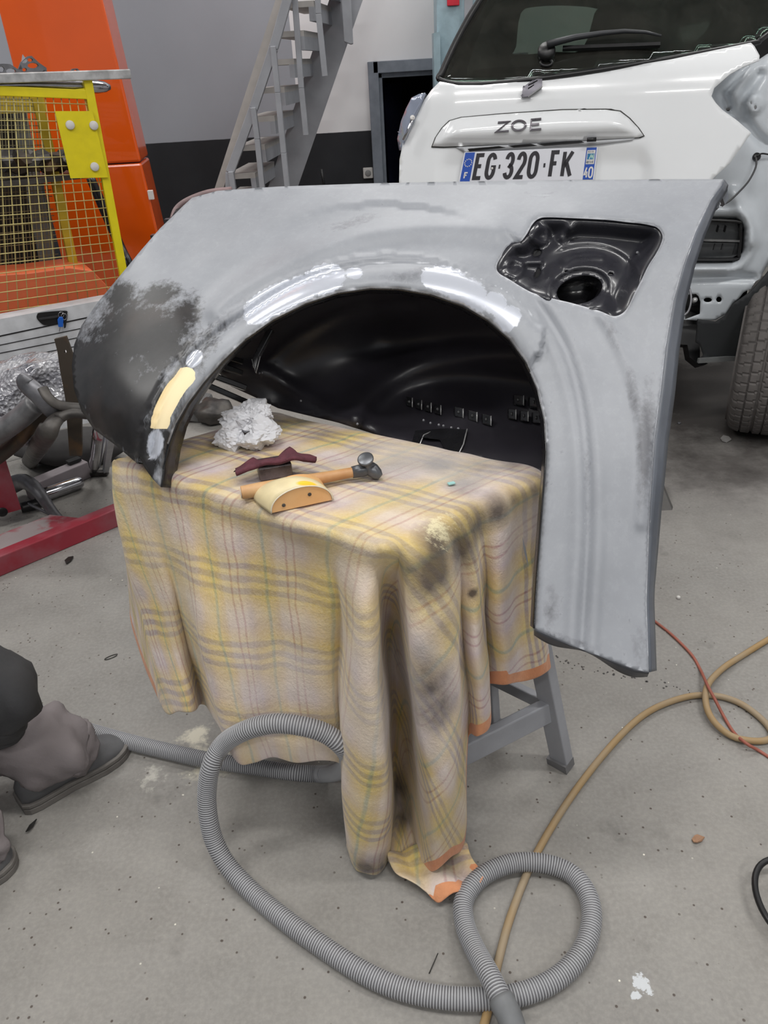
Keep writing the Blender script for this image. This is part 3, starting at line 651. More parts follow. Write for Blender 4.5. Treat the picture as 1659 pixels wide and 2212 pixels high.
for x, y, r, a in ((860, 1000, .12, .9), (960, 1000, .09, 1), (780, 960, .1, .7), (900, 1400, .06, .8), (1000, 1030, .08, .8), (700, 1000, .1, .5), (905, 1400, .05, .9), (890, 1640, .06, .8), (300, 1280, .07, .7), (290, 1220, .05, .6), (520, 960, .08, .5)):
    dust = np.maximum(dust, a*blob3(x, y, r))
for x, y, r, a in ((950, 1130, .09, 1), (890, 1120, .06, .7), (970, 1100, .06, .8), (580, 1010, .05, .8), (1050, 1180, .04, .6)):
    powd = np.maximum(powd, a*blob3(x, y, r))
BM = blanket_mat()
bl = obj('plaid_blanket', V, Fc, BM, fixn=False)
attr(bl, 'dirt', dirt); attr(bl, 'dust', dust); attr(bl, 'powder', powd); attr(bl, 'trim', TRM)
ul = bl.data.uv_layers.new(name='UVMap'); UV = np.array(UV)
li = np.zeros(len(bl.data.loops), dtype=np.int32); bl.data.loops.foreach_get('vertex_index', li); ul.data.foreach_set('uv', UV[li].astype(np.float32).ravel())
md = bl.modifiers.new('Solidify', 'SOLIDIFY'); md.thickness = .004; md.offset = 1
md = bl.modifiers.new('Subdivision', 'SUBSURF'); md.levels = 1; md.render_levels = 1
tag(bl, 'yellow and mauve plaid wool blanket with orange hem draped over the trestle', 'blanket')
# the trailing corner of the blanket lying on the floor
def flap(name, px, hfun, m, step=.012, trim=None):
    P2 = [PH(x, y)[:2] for x, y in px]; v, f = sheet2d(dens(spline(P2, step=step, closed=True), step), [], step)
    P = [np.array((a, b, hfun(a, b))) for a, b in v]
    ff = []
    for t in f:
        a, b, c = [P[i] for i in t]; ff.append(t if np.cross(b-a, c-a)[2] > 0 else t[::-1])
    return P, ff, v
P, ff, v = flap('x', [(838, 1868), (850, 1900), (868, 1918), (900, 1936), (930, 1950), (950, 1962), (972, 1955), (1000, 1948), (1030, 1940), (1046, 1920), (1040, 1900), (1016, 1872), (1006, 1835), (985, 1815), (940, 1830), (880, 1850)], lambda a, b: .012+.022*abs(math.sin(a*40+b*22))+.006*math.sin(b*90), BM)
o = obj('trailing_corner', P, ff, BM, bl, fixn=False, label='trailing crumpled corner on the floor')
ul = o.data.uv_layers.new(name='UVMap'); li = np.zeros(len(o.data.loops), dtype=np.int32); o.data.loops.foreach_get('vertex_index', li)
uvv = np.array([(p[0]+.8, p[1]*1.2) for p in P]); ul.data.foreach_set('uv', uvv[li].astype(np.float32).ravel())
ed = pdist(v, [PH(x, y)[:2] for x, y in ((950, 1962), (1000, 1948), (1030, 1940), (1046, 1920), (1040, 1900))])
attr(o, 'trim', (ed < .022).astype(float)); st_ = PH(955, 1880)[:2]; attr(o, 'dirt', np.clip(1-np.hypot(*(v-st_).T)/.06, 0, 1)); attr(o, 'dust', np.zeros(len(v))); attr(o, 'powder', np.zeros(len(v)))
md = o.modifiers.new('Solidify', 'SOLIDIFY'); md.thickness = .004; md.offset = 1; md = o.modifiers.new('Subdivision', 'SUBSURF'); md.levels = 1; md.render_levels = 1

# ------------------------------------------------------------------ quarter panel
SK = TPS([(395, 445, 1.66), (600, 403, 1.66), (830, 393, 1.63), (1050, 391, 1.58), (1250, 389, 1.52), (1450, 387, 1.44), (1565, 388, 1.40),
 (300, 540, 1.60), (400, 560, 1.575), (600, 520, 1.545), (830, 470, 1.535), (1050, 470, 1.48), (1250, 450, 1.43), (1500, 480, 1.345), (1455, 640, 1.305),
 (230, 625, 1.585), (300, 650, 1.53), (450, 680, 1.475), (160, 780, 1.56), (215, 790, 1.49), (300, 800, 1.45), (400, 800, 1.425), (158, 850, 1.535), (210, 930, 1.505), (250, 900, 1.45), (296, 1000, 1.455), (320, 960, 1.425), (347, 1052, 1.412),
 (360, 960, 1.415), (480, 780, 1.415), (660, 655, 1.425), (830, 622, 1.42), (1000, 660, 1.385), (1110, 740, 1.34), (1180, 950, 1.275), (1170, 1150, 1.235), (1157, 1355, 1.205),
 (1300, 700, 1.325), (1300, 1000, 1.235), (1280, 1200, 1.205), (1275, 1410, 1.18), (1400, 1000, 1.225), (1396, 1250, 1.19), (1402, 1450, 1.165), (700, 560, 1.48), (950, 540, 1.455), (1430, 800, 1.27)], .0004)
OUT = [(395, 445), (415, 427), (470, 412), (600, 403), (800, 396), (1000, 392), (1250, 389), (1450, 387), (1562, 387), (1558, 400), (1535, 432), (1503, 500), (1477, 570), (1455, 650), (1438, 750), (1427, 850), (1414, 950), (1404, 1100), (1397, 1300), (1402, 1452),
 (1375, 1447), (1330, 1430), (1240, 1396), (1155, 1358), (1158, 1300), (1163, 1220), (1170, 1130), (1178, 1030), (1181, 980), (1177, 910), (1162, 842), (1137, 782), (1102, 732), (1055, 691), (1000, 659), (930, 635), (860, 623), (800, 622), (730, 632), (660, 655), (590, 690), (530, 732), (480, 780), (440, 826), (405, 872), (380, 916), (362, 965), (352, 1010), (347, 1052),
 (330, 1035), (312, 1010), (301, 985), (297, 1002), (250, 962), (203, 928), (176, 888), (160, 842), (155, 792), (160, 745), (176, 703), (212, 652), (262, 592), (305, 540), (345, 494), (380, 460)]
ARCH = [(1155, 1358), (1158, 1300), (1163, 1220), (1170, 1130), (1178, 1030), (1181, 980), (1177, 910), (1162, 842), (1137, 782), (1102, 732), (1055, 691), (1000, 659), (930, 635), (860, 623), (800, 622), (730, 632), (660, 655), (590, 690), (530, 732), (480, 780), (440, 826), (405, 872), (380, 916), (362, 965), (352, 1010), (347, 1052)]
HOLE = [(1183, 469), (1240, 471), (1301, 474), (1350, 479), (1398, 485), (1421, 493), (1431, 510), (1427, 528), (1417, 548), (1400, 575), (1385, 606), (1370, 635), (1357, 662), (1344, 677), (1325, 683), (1296, 672), (1262, 662), (1229, 653), (1190, 644), (1152, 633), (1125, 619), (1103, 605), (1078, 590), (1073, 575), (1084, 553), (1106, 527), (1123, 523), (1137, 507), (1151, 483), (1164, 472)]
OUTs = dens(OUT, 9); ARCHs = spline(ARCH, step=10); HOLEs = dens(spline(HOLE, step=6, closed=True), 6)
# band edge of the wheel arch flare
BAND = spline([(325, 985), (332, 930), (350, 870), (385, 810), (430, 755), (480, 715), (530, 680), (590, 640), (660, 605), (740, 581), (820, 568), (900, 567), (980, 580), (1060, 612), (1120, 650), (1165, 700)], step=12)
SH1 = spline([(470, 672), (520, 628), (640, 560), (760, 512), (880, 492), (1000, 488), (1070, 496)], step=15)
CR1 = spline([(1150, 640), (1215, 740), (1252, 860), (1268, 1000), (1270, 1150), (1262, 1300), (1256, 1400)], step=15)
CR2 = spline([(1300, 680), (1345, 760), (1382, 880), (1392, 1000), (1385, 1130)], step=15)
def skinZ(p):
    p = np.atleast_2d(np.array(p, float))[:, :2]; z = SK(p)
    da = pdist(p, ARCHs); db = pdist(p, BAND)
    inband = (da < 75) & (p[:, 0] < 1175) & (p[:, 1] < 1060)
    wid = da+db; t = np.where(inband, np.clip(da/np.maximum(wid, 1), 0, 1), 1)
    left = np.clip((p[:, 1]-1075)/-30, 0, 1)
    on = np.where((da <= wid) & inband & (wid < 95), 1, 0)*left
    z = z-.012*on*sst((1-t)*5)-.007*on*np.sin(np.pi*np.clip(t, 0, 1))
    z = z+.005*np.exp(-(da/4.5)**2)                       # rolled lip
    z = z-.009*np.exp(-(pdist(p, SH1)/22)**2)+.009*np.exp(-((pdist(p, SH1)-45)/30)**2)*(da < 180)
    z = z+.005*np.exp(-(pdist(p, CR1)/8)**2)-.004*np.exp(-((pdist(p, CR1)-24)/14)**2)
    z = z-.006*np.exp(-(pdist(p, CR2)/14)**2)
    z = z+.005*np.exp(-(pdist(p, HOLEs, True)/4)**2)
    tail = sst((360-p[:, 0]-.25*(p[:, 1]-600))/160)*(p[:, 1] > 620)
    return z
def paint_mat():
    k = N('sanded primer over black coat')
    n = k.noise(6, 6, .65); n2 = k.noise(22, 5, .7)
    st = k.n('ShaderNodeMapping'); st.inputs['Scale'].default_value = (26, 26, 5); st.inputs['Rotation'].default_value = (.2, .9, .3); k.l(k.tc.outputs['Object'], st.inputs[0]); ns = k.noise(3, 5, .7, st.outputs[0])
    grey = k.mix(k.mr(n, .3, .7), srgb(148, 151, 157), srgb(134, 137, 143)); grey = k.mix(k.mr(n2, .5, .8, 0, .14), grey, srgb(118, 120, 126))
    grey = k.mix(k.mr(ns, .5, .75, 0, .16), grey, srgb(182, 184, 190))
    blk = k.mix(k.mr(n2, .3, .8), srgb(30, 30, 31), srgb(52, 51, 52)); blk = k.mix(k.mr(k.noise(5, 3), .55, .75, 0, .5), blk, srgb(74, 62, 56))
    pert = k.math('ADD', k.math('MULTIPLY', k.math('SUBTRACT', n2, .5), .5), k.math('MULTIPLY', k.math('SUBTRACT', ns, .5), 1.5))
    fb = k.mr(k.math('ADD', k.attr('black'), pert), .22, .72); fs = k.mr(k.math('ADD', k.attr('smear'), pert), .3, 1.0, 0, .7)
    c = k.mix(fs, grey, srgb(66, 66, 72)); c = k.mix(fb, c, blk)
    fm = k.mr(k.math('ADD', k.attr('metal'), k.math('MULTIPLY', pert, .45)), .42, .56)
    c = k.mix(fm, c, srgb(206, 210, 220)); fp = k.mr(k.attr('putty'), .45, .55); c = k.mix(fp, c, srgb(245, 226, 182))
    fe = k.mr(k.math('ADD', k.attr('edge'), k.math('MULTIPLY', pert, .4)), .5, .9, 0, .8); c = k.mix(fe, c, srgb(214, 216, 222))  # pale colour for sanded edges and painted edge highlights
    r = k.math('SUBTRACT', .46, k.math('MULTIPLY', fm, .24)); r = k.math('SUBTRACT', r, k.math('MULTIPLY', fb, .08)); r = k.math('ADD', r, k.math('MULTIPLY', fp, .3))
    k.set(col=c, rough=r, metal=k.math('MULTIPLY', fm, .35), spec=.55); k.bump(k.noise(60, 4), .03); return k.m
PM = paint_mat()
ax = PZ(760, 1000, 1.5)
qp = thing('quarter_panel', 'rear car quarter panel in sanded grey primer and black propped on the trestle', 'car body panel', (ax[0], ax[1], HT))
skin, v = patch('outer_skin', OUTs, skinZ, PM, qp, holes=[HOLEs], step=8, thick=.0016, ret2d=True)
def blob(x, y, rx, ry, ang=0, a=1.0):
    c, s = math.cos(math.radians(ang)), math.sin(math.radians(ang)); d = v-np.array((x, y)); u_ = (d[:, 0]*c+d[:, 1]*s)/rx; w_ = (-d[:, 0]*s+d[:, 1]*c)/ry
    return a*np.clip(1.35-np.hypot(u_, w_), 0, 1)
mx = lambda *q: np.maximum.reduce(q)
da = pdist(v, ARCHs); db = pdist(v, BAND); inb = ((da+db) < 95) & (da < 72) & (v[:, 0] < 1178) & (v[:, 1] < 1060)
black = mx(blob(215, 820, 150, 140), blob(400, 770, 50, 60, -40, .8), blob(300, 930, 100, 90, 40), blob(290, 720, 110, 95, -35), blob(260, 900, 120, 90, 30), blob(350, 740, 60, 100, 30), blob(320, 860, 70, 90), blob(340, 640, 55, 30, -15, .9), blob(395, 690, 35, 60, 30, .9), blob(260, 640, 40, 30, -45), blob(430, 740, 40, 22, -35, .7), blob(316, 1000, 30, 60), blob(370, 880, 34, 90, 20, .8), blob(440, 745, 60, 26, -42, .75))
shoulder_edge = np.clip((v[:, 0]*.0-(v[:, 1]-(900-(v[:, 0]-150)*1.15)))/60, 0, 1)
black = black*np.where(inb & (v[:, 1] < 930), .7, 1)+np.where(inb & (v[:, 1] > 930), .5, 0)*0
smear = mx(blob(1395, 960, 22, 150, 3, 1), blob(1370, 860, 18, 80, -12, .8), blob(1404, 1200, 10, 120, 0, .7), blob(1268, 1050, 10, 160, 0, .5), blob(760, 480, 80, 16, -15, .55), blob(880, 600, 60, 18, 0, .6), blob(720, 615, 30, 25, -20, .8), blob(1045, 625, 28, 30, 30, .5), blob(470, 700, 60, 18, -40, .5), blob(380, 900, 14, 80, 20, .6),
           blob(1170, 420, 60, 14, 0, .35), blob(1190, 1310, 20, 60, 0, .6), blob(1380, 1400, 24, 60, 0, .5), blob(620, 690, 60, 10, -30, .5), blob(340, 980, 10, 60, 12, .8), blob(930, 590, 60, 14, 5, .7), blob(1320, 720, 20, 50, -20, .5), blob(520, 540, 60, 18, -30, .3), blob(1240, 1385, 80, 10, 20, .5))
metal = mx(blob(585, 655, 75, 40, -32, 1), blob(700, 603, 55, 38, -18, 1), blob(640, 630, 60, 34, -25, 1), blob(960, 605, 60, 34, 8, 1), blob(1010, 640, 50, 45, 35, 1), blob(1095, 690, 30, 40, 45, .95), blob(1070, 655, 30, 30, 45, .9), blob(765, 590, 25, 20, 0, .7), blob(335, 960, 22, 40, 10, .9), blob(420, 775, 26, 18, -50, .9))
metal = metal*np.where(inb, 1, .0)
dput = pdist(v, [(402, 812), (372, 850), (350, 895), (345, 918)]); putty = np.clip(1-(dput-17)/6, 0, 1)*np.where(inb & (da > 6) & (v[:, 1] < 928), 1, 0)
edge = mx(np.clip(1.25-da/5.5, 0, 1)*(v[:, 1] < 960), np.clip(1.2-pdist(v, HOLEs, True)/5, 0, 1), np.clip(1-pdist(v, [(1540, 425), (1503, 500), (1477, 570), (1455, 650), (1438, 750), (1427, 850), (1414, 950), (1404, 1100), (1397, 1300), (1400, 1420)])/5, 0, .8), np.clip(1-db/4, 0, 1)*(v[:, 0] > 700)*(v[:, 1] < 700)*.9, .6*blob(1264, 1100, 5, 120, 0), .6*blob(1170, 420, 70, 5))  # sanded edges, plus highlight lines painted along lip, hole, band and creases
for nm, a in (('black', black), ('smear', smear), ('metal', metal), ('putty', putty), ('edge', edge)): attr(skin, nm, a)
# strips that return from an edge towards the inside
def strip(name, line, dfun, zf, m, step=8, thick=.0015, label=None, seg=3):
    L = dens(line, step, False); z0 = zf(np.array(L)); V = []; n = len(L)
    for i, (p, z) in enumerate(zip(L, z0)):
        a = PZ(p[0], p[1], z); d = np.array(dfun(i/(n-1), p))
        for s in range(seg+1): V.append(a+d*s/seg)
    Fc = [(i*(seg+1)+s, i*(seg+1)+s+1, (i+1)*(seg+1)+s+1, (i+1)*(seg+1)+s) for i in range(n-1) for s in range(seg)]
    return obj(name, V, Fc, m, qp, fixn=False, thick=thick, label=label)
dm = M['darkmetal']
strip('arch_flange', ARCH, lambda t, p: FW*(.03+.022*sst((t-.75)/.25))+RT*(.012*sst((t-.8)/.2)), skinZ, dm, label='dark inner flange of the wheel arch')
RE = [(1562, 387), (1558, 400), (1535, 432), (1503, 500), (1477, 570), (1455, 650), (1438, 750), (1427, 850), (1414, 950), (1404, 1100), (1397, 1300), (1402, 1452)]
def rdir(t, p):
    w = .018+.012*math.sin(math.pi*min(1, t*1.2)); return FW*.022+RT*w-UP*0.002
pg = mat('grey primered flange', (92, 97, 106), .4, 0, .15, 12, coat=.2)
strip('door_flange', RE, rdir, skinZ, pg, label='darker grey flange along the door edge')
strip('sill_flange', [(1402, 1452), (1375, 1447), (1330, 1430), (1240, 1396), (1155, 1358)], lambda t, p: FW*.02-UP*(.010+.006*math.sin(t*9))+RT*.004, skinZ, mat('dark primered sill flange', (74, 76, 82), .4, 0, .3, 14), label='dark flange at the sill end')
strip('roof_flange', [(1562, 387), (1250, 389), (1000, 392), (800, 396), (600, 403), (470, 412), (415, 427), (395, 445)], lambda t, p: FW*.03-UP*.004, skinZ, pg)
strip('tail_flange', [(395, 445), (380, 460), (345, 494), (305, 540), (262, 592), (212, 652), (176, 703), (160, 745), (155, 792), (160, 842), (176, 888), (203, 928), (250, 962), (297, 1002)], lambda t, p: FW*.028+RT*.012*(t > .3), skinZ, dm)
# hook shaped bracket at the upper right corner
MB().prism([PZ(x, y, 1.42) for x, y in ((1562, 388), (1571, 400), (1574, 430), (1566, 442), (1560, 425), (1552, 418), (1545, 440), (1535, 446), (1540, 425))], FW*.012).go('corner_bracket', pg, qp, smooth=False)
MB().prism([PZ(x, y, 1.41) for x, y in ((1536, 438), (1556, 438), (1553, 449), (1538, 450))], FW*.02).go('bracket_tab', pg, qp, smooth=False)
# end bracket at the upper left, reddish
MB().tube(spline([PZ(x, y, z) for x, y, z in ((500, 411, 1.69), (450, 417, 1.70), (405, 434, 1.70), (382, 452, 1.70), (374, 474, 1.69))], n=5), .0075, 10).go('end_gutter', mat('brown grey gutter', (128, 104, 104), .5, 0, .2, 12), qp)
ins_px = [(392, 455), (374, 470), (384, 478), (360, 500), (345, 506), (330, 530), (315, 560), (300, 578), (288, 572), (296, 552), (312, 530), (330, 508), (345, 490), (370, 462)]
patch('gutter_panel', dens([(395, 446), (380, 452), (372, 466), (374, 482), (360, 498), (340, 507), (326, 532), (310, 548), (292, 572), (262, 610), (300, 600), (420, 480)], 8), lambda p: SK(p)+.035, dm, qp, step=12, label='black inner panel beyond the tail edge')
MB().box(PZ(372, 478, 1.71), (.03, .02, .012)).box(PZ(345, 512, 1.69), (.035, .02, .012)).go('clip', dm, qp, smooth=False)

# ---- fuel filler bowl
BOWL = []
hc = np.array(HOLE).mean(0)
BOWLO = [tuple(hc+(np.array(p)-hc)*1.07) for p in HOLE]
RC = np.array((1252, 626)); ra = math.radians(-14)
def ell(rx, ry, n=36, c=RC, ang=ra): return [(c[0]+rx*math.cos(t)*math.cos(ang)-ry*math.sin(t)*math.sin(ang), c[1]+rx*math.cos(t)*math.sin(ang)+ry*math.sin(t)*math.cos(ang)) for t in np.linspace(0, 2*math.pi, n+1)[:-1]]
def eld(p, rx, ry, c=RC, ang=ra):
    d = p-c; u = d[:, 0]*math.cos(ang)+d[:, 1]*math.sin(ang); w = -d[:, 0]*math.sin(ang)+d[:, 1]*math.cos(ang); return np.hypot(u/rx, w/ry)
def bowlZ(p):
    p = np.atleast_2d(np.array(p, float))[:, :2]; z = SK(p)+.012
    di = pdist(p, HOLEs, True)*np.where(inpoly(p, HOLEs), 1, -1)
    z = z+.052*sst(di/44)
    e = eld(p, 1, 1); e1 = eld(p, 62, 42); z = z-.016*sst((1.9-e1)/.8)+.008*sst((1.12-e1)/.18)       # raised round seat of the filler neck
    e2 = eld(p, 135, 100); z = z+.006*sst((1.0-e2)/.10)*sst((p[:, 0]-1180)/40)
    for x, y, r in ((1166, 509, 14), (1112, 580, 14)):
        d = np.hypot(p[:, 0]-x, p[:, 1]-y); z = z-.012*sst((r+14-d)/12)*(d < 40)+.008*np.exp(-(d/5)**2)
    rd = pdist(p, [(1215, 512), (1232, 495)]); z = z-.016*np.exp(-(rd/11)**2)
    rd = pdist(p, [(1125, 566), (1165, 565)]); z = z-.014*np.exp(-(rd/9)**2)
    rd = pdist(p, spline([(1215, 575), (1240, 560), (1275, 556), (1300, 557)], n=4)); z = z-.006*np.exp(-(rd/6)**2)
    return z
HX1 = [(1151, 549), (1156, 540), (1164, 538), (1170, 541), (1168, 549), (1161, 554), (1153, 553)]; HX2 = [(1155, 594), (1159, 583), (1165, 579), (1169, 584), (1166, 593), (1160, 600), (1155, 599)]
bm_ = mat('black glossy bowl coat', (44, 44, 50), .3, 0, .15, 16, coat=.15)
bo, bv = patch('filler_bowl', dens(BOWLO, 6), bowlZ, bm_, qp, holes=[ell(50, 30), dens(HX1, 3), dens(HX2, 3), ell(4, 2.4, 8, np.array((1223, 586)), 0), ell(6, 3, 8, np.array((1320, 591)), 0)], step=5, ret2d=True, label='black pressed fuel filler bowl')
zz = float(bowlZ([(1252, 626)])[0])
b = MB(); E1 = [PZ(x, y, float(bowlZ([(x, y)])[0])) for x, y in ell(51, 31)]; E2 = [p+FW*.07+UP*.004 for p in E1]
n_ = len(E1); b.add(E1+E2, [(i, (i+1) % n_, (i+1) % n_+n_, i+n_) for i in range(n_)]+[tuple(range(n_, 2*n_))]); b.go('filler_neck', dm, bo)
b = MB()
for h in (HX1, HX2, ell(5, 3, 8, np.array((1223, 586)), 0), ell(7, 4, 8, np.array((1320, 591)), 0)): b.prism([PZ(x, y, float(bowlZ([(x, y)])[0])+.004) for x, y in [(np.array(q)-np.mean(h, 0))*1.3+np.mean(h, 0) for q in h]], FW*.004)
b.go('hole_backing', M['black'], bo, smooth=False)
MB().disc(PZ(1376, 547, float(bowlZ([(1376, 547)])[0])), -FW, .003, .004).go('rivet', M['steel'], bo)

# ---- inner wheelhouse behind the arch
WH = TPS([(440, 770, 1.58), (500, 850, 1.66), (600, 878, 1.712), (730, 912, 1.625), (880, 958, 1.54), (1000, 988, 1.48), (1100, 1010, 1.425), (1200, 1034, 1.375), (1260, 1040, 1.36),
 (430, 700, 1.52), (560, 640, 1.50), (820, 575, 1.465), (1000, 610, 1.44), (1200, 700, 1.40), (1300, 850, 1.38), (600, 780, 1.70), (760, 820, 1.70), (820, 720, 1.72), (950, 760, 1.69), (820, 660, 1.58), (1000, 700, 1.60), (1050, 820, 1.60), (1000, 900, 1.54), (1150, 900, 1.50), (1150, 760, 1.50)], .0005)
SW = spline([(775, 893), (790, 860), (840, 815), (910, 785), (1000, 770), (1100, 768), (1200, 775)], step=14)
SW2 = spline([(470, 800), (560, 800), (650, 850), (760, 905), (900, 950)], step=14)
SW3 = spline([(560, 800), (640, 730), (760, 670), (900, 650)], step=14)
def whZ(p):
    p = np.atleast_2d(np.array(p, float))[:, :2]; z = WH(p)
    d = pdist(p, SW); z = z-.034*np.exp(-(d/34)**2); below = p[:, 1]-np.interp(p[:, 0], [q[0] for q in SW], [q[1] for q in SW])
    z = z+.030*sst(below/60)*(p[:, 0] > 770)*sst((980-p[:, 1])/60)
    z = z-.02*np.exp(-(pdist(p, SW2)/16)**2)+.012*np.exp(-(pdist(p, SW3)/12)**2)
    return z
WHO = [(440, 790), (468, 800), (500, 835), (560, 862), (600, 881), (730, 913), (880, 960), (1000, 987), (1100, 1010), (1200, 1034), (1250, 1040), (1300, 900), (1260, 700), (1180, 640), (1060, 600), (820, 570), (640, 590), (520, 650), (430, 740)]
whm = mat('glossy black wheelhouse coat', (42, 40, 46), .38, 0, .15, 7)
wh = patch('inner_wheelhouse', dens(WHO, 10), whZ, whm, qp, step=11, label='glossy black inner wheelhouse pressing')
def wpt(x, y, o=0.): return PZ(x, y, float(whZ([(x, y)])[0])-o)
# slatted vent and inner brackets on the left
for i, (x0, y0, x1, y1) in enumerate(((440, 776, 520, 806), (428, 800, 530, 838), (414, 818, 540, 872), (452, 762, 520, 782))):
    MB().bar(PZ(x0, y0, 1.56), PZ(x1, y1, 1.62), .012, .02, up=FW).go('vent_slat', dm, qp, smooth=False, bevel=.002)
MB().prism([PZ(x, y, 1.50) for x, y in ((590, 712), (560, 768), (552, 806), (543, 790), (545, 772), (578, 706))], FW*.02).go('bracket', dm, qp, smooth=False, bevel=.002, label='bent black bracket strip')
MB().tube([PZ(544, 776, 1.495), PZ(553, 806, 1.495), PZ(562, 770, 1.495)], .0012, 6).go('bracket_edge', M['silver'], qp)
for x0, y0, x1, y1 in ((430, 876, 470, 866), (390, 862, 404, 852)):
    pass
b = MB().tube(spline([PZ(384, 858, 1.41), PZ(392, 853, 1.42), PZ(402, 856, 1.43)], n=4), .006, 8); b.go('lip_clip', M['silver'], qp)
def clipstrip(x0, y0, x1, y1, n):
    b = MB(); A = wpt(x0, y0, .018); B = wpt(x1, y1, .018); d = (B-A)/n; u = UP*.02
    for i in range(n):
        a = A+d*i; q = a+d*.62
        b.hexa([a-u*.5, q-u*.5, q-u*.5+FW*.014, a-u*.5+FW*.014, a+u*.5, q+u*.5, q+u*.5+FW*.014, a+u*.5+FW*.014])
    cs = b.go('clip_strip', dm, qp, smooth=False, bevel=.0015, label='row of small pressed clips')
    h = MB(); e = MB()
    for i in range(n):
        a = A+d*(i+.31); h.disc(a-FW*.0005, -FW, .0035, .001, 10)
        e.tube([A+d*(i+.64)-u*.5, A+d*(i+.64)+u*.5], .0011, 5)
    h.go('clip_hole', M['black'], cs); e.go('clip_edge', M['silver'], cs)
clipstrip(878, 866, 960, 888, 4); clipstrip(982, 888, 1072, 912, 3); clipstrip(1098, 893, 1178, 905, 3); clipstrip(1110, 862, 1178, 872, 2)
b = MB().prism([wpt(x, y, .012) for x, y in ((890, 955), (897, 930), (920, 928), (965, 925), (1008, 928), (1008, 940), (990, 980), (965, 976), (950, 950), (910, 945), (905, 965))], FW*.004).go('bent_bracket', dm, qp, smooth=False)
MB().tube([wpt(1009, 927, .014), wpt(1001, 960, .014), wpt(990, 982, .014)], .0014, 6).tube([wpt(930, 933, .014), wpt(915, 940, .014), wpt(906, 962, .014)], .0012, 6).go('bracket_edge', M['silver'], b)
for x, y in ((915, 908), (930, 914), (948, 918), (958, 920), (975, 924), (990, 926), (566, 805), (505, 832), (650, 866), (772, 916), (560, 806)): MB().disc(wpt(x, y, .001), -FW, .003, .0015, 8).go('spot_weld', M['steel'], wh)

# ------------------------------------------------------------------ white car seen from behind
cphi = math.radians(11); CL = np.array((math.cos(cphi), -math.sin(cphi), 0)); CF = np.array((math.sin(cphi), math.cos(cphi), 0))
CP0 = PZ(1145, 352, 2.72); rk = math.radians(12)
RN = -(CF*math.cos(rk)-np.array((0, 0, 1))*math.sin(rk))       # outward normal of the tailgate
rk2 = math.radians(38); CP1 = PP(1145, 176, CP0, RN); RN2 = -(CF*math.cos(rk2)-np.array((0, 0, 1))*math.sin(rk2)); RN2 = RN2/np.linalg.norm(RN2)
RN = -CF*math.cos(rk)+np.array((0, 0, 1))*math.sin(rk); RN2 = -CF*math.cos(rk2)+np.array((0, 0, 1))*math.sin(rk2)
def planeZ(p, P0, n): return np.array([np.dot(P0-CAM, n)/np.dot(ray(x, y), n) for x, y in p])
def tgZ(p):     # rounded tailgate surface
    p = np.atleast_2d(np.array(p, float))[:, :2]; z = planeZ(p, CP0, RN)
    lx = (p[:, 0]-1145)/620.; z = z+.20*np.clip(-lx-.25, 0, 1)**1.5*2.0+.05*np.clip(lx-.35, 0, 1)**2
    edge = 182-(p[:, 0]-1000)*.05; t = np.clip((edge+45-p[:, 1])/60, 0, 2); z = z+.02*t*t
    lo = np.clip((p[:, 1]-300)/60, 0, 1)*np.clip((1420-p[:, 0])/40, 0, 1)*np.clip((p[:, 0]-935)/60, 0, 1); z = z+.018*sst(lo)   # hollow around the plate
    return z
cw = M['carwhite']
car = thing('white_car', 'white hatchback seen from behind with its right rear wing and bumper removed', 'car', (CP0[0]+.2, CP0[1]+.9, 0))
TG = [(950, 176), (932, 194), (917, 215), (902, 245), (885, 275), (870, 310), (863, 345), (862, 395), (864, 470), (872, 560), (885, 640), (1100, 660), (1350, 650), (1462, 620), (1482, 520), (1500, 440), (1540, 386), (1577, 352), (1623, 287), (1592, 260), (1561, 238), (1546, 222), (1537, 208), (1543, 190), (1577, 160), (1605, 144), (1640, 130), (1641, 120), (1630, 100), (1622, 92), (1450, 128), (1300, 153), (1150, 174), (1040, 184), (990, 184)]
def tg2(p):
    p = np.atleast_2d(np.array(p, float))[:, :2]; return tgZ(p)
tgo = patch('tailgate', dens(TG, 9), tg2, cw, car, step=9, thick=.004)
# raised garnish with the model letters
GN = [(934, 316), (942, 296), (956, 276), (972, 261), (997, 254), (1090, 246), (1214, 238), (1308, 237), (1339, 241), (1359, 256), (1378, 276), (1390, 293), (1380, 297), (1287, 302), (1111, 311), (960, 317)]
def gnZ(p):
    p = np.atleast_2d(np.array(p, float))[:, :2]; d = pdist(p, dens(GN, 10), True); return tgZ(p)-.006-.022*sst(d/28)
patch('seam', dens([tuple(np.array((1160, 278))+(np.array(q)-np.array((1160, 278)))*np.array((1.012, 1.06))) for q in GN], 10), lambda p: tgZ(p)-.003, mat('dark panel gap', (66, 66, 64), .8), car, step=14, thick=.002)
gno = patch('handle_garnish', dens(GN, 9), gnZ, cw, car, step=8, thick=.004)
# recess under the garnish
rec = mat('shaded plastic recess', (96, 96, 98), .6)
patch('plate_recess', dens([(985, 318), (1100, 311), (1287, 303), (1372, 297), (1366, 303), (1292, 313), (1100, 323), (1000, 328)], 9), lambda p: tgZ(p)-.004, mat('light grey recess lip', (186, 188, 192), .5), car, step=10)
for a, b, c, d in (((1010, 322), (1078, 316), (1092, 319), (1014, 327)), ((1098, 315), (1146, 311), (1160, 315), (1110, 319)), ((1160, 311), (1253, 304), (1262, 308), (1176, 315))):
    MB().prism([PZ(x, y, float(tgZ([(x, y)])[0])-.008) for x, y in (a, b, c, d)], -FW*.002).go('recess_slot', M['black'], car, smooth=False)
MB().tube([PZ(1268, 302, float(tgZ([(1268, 302)])[0])-.02), PZ(1288, 301, float(tgZ([(1288, 301)])[0])-.02)], .007, 10).go('release_button', M['black'], car)
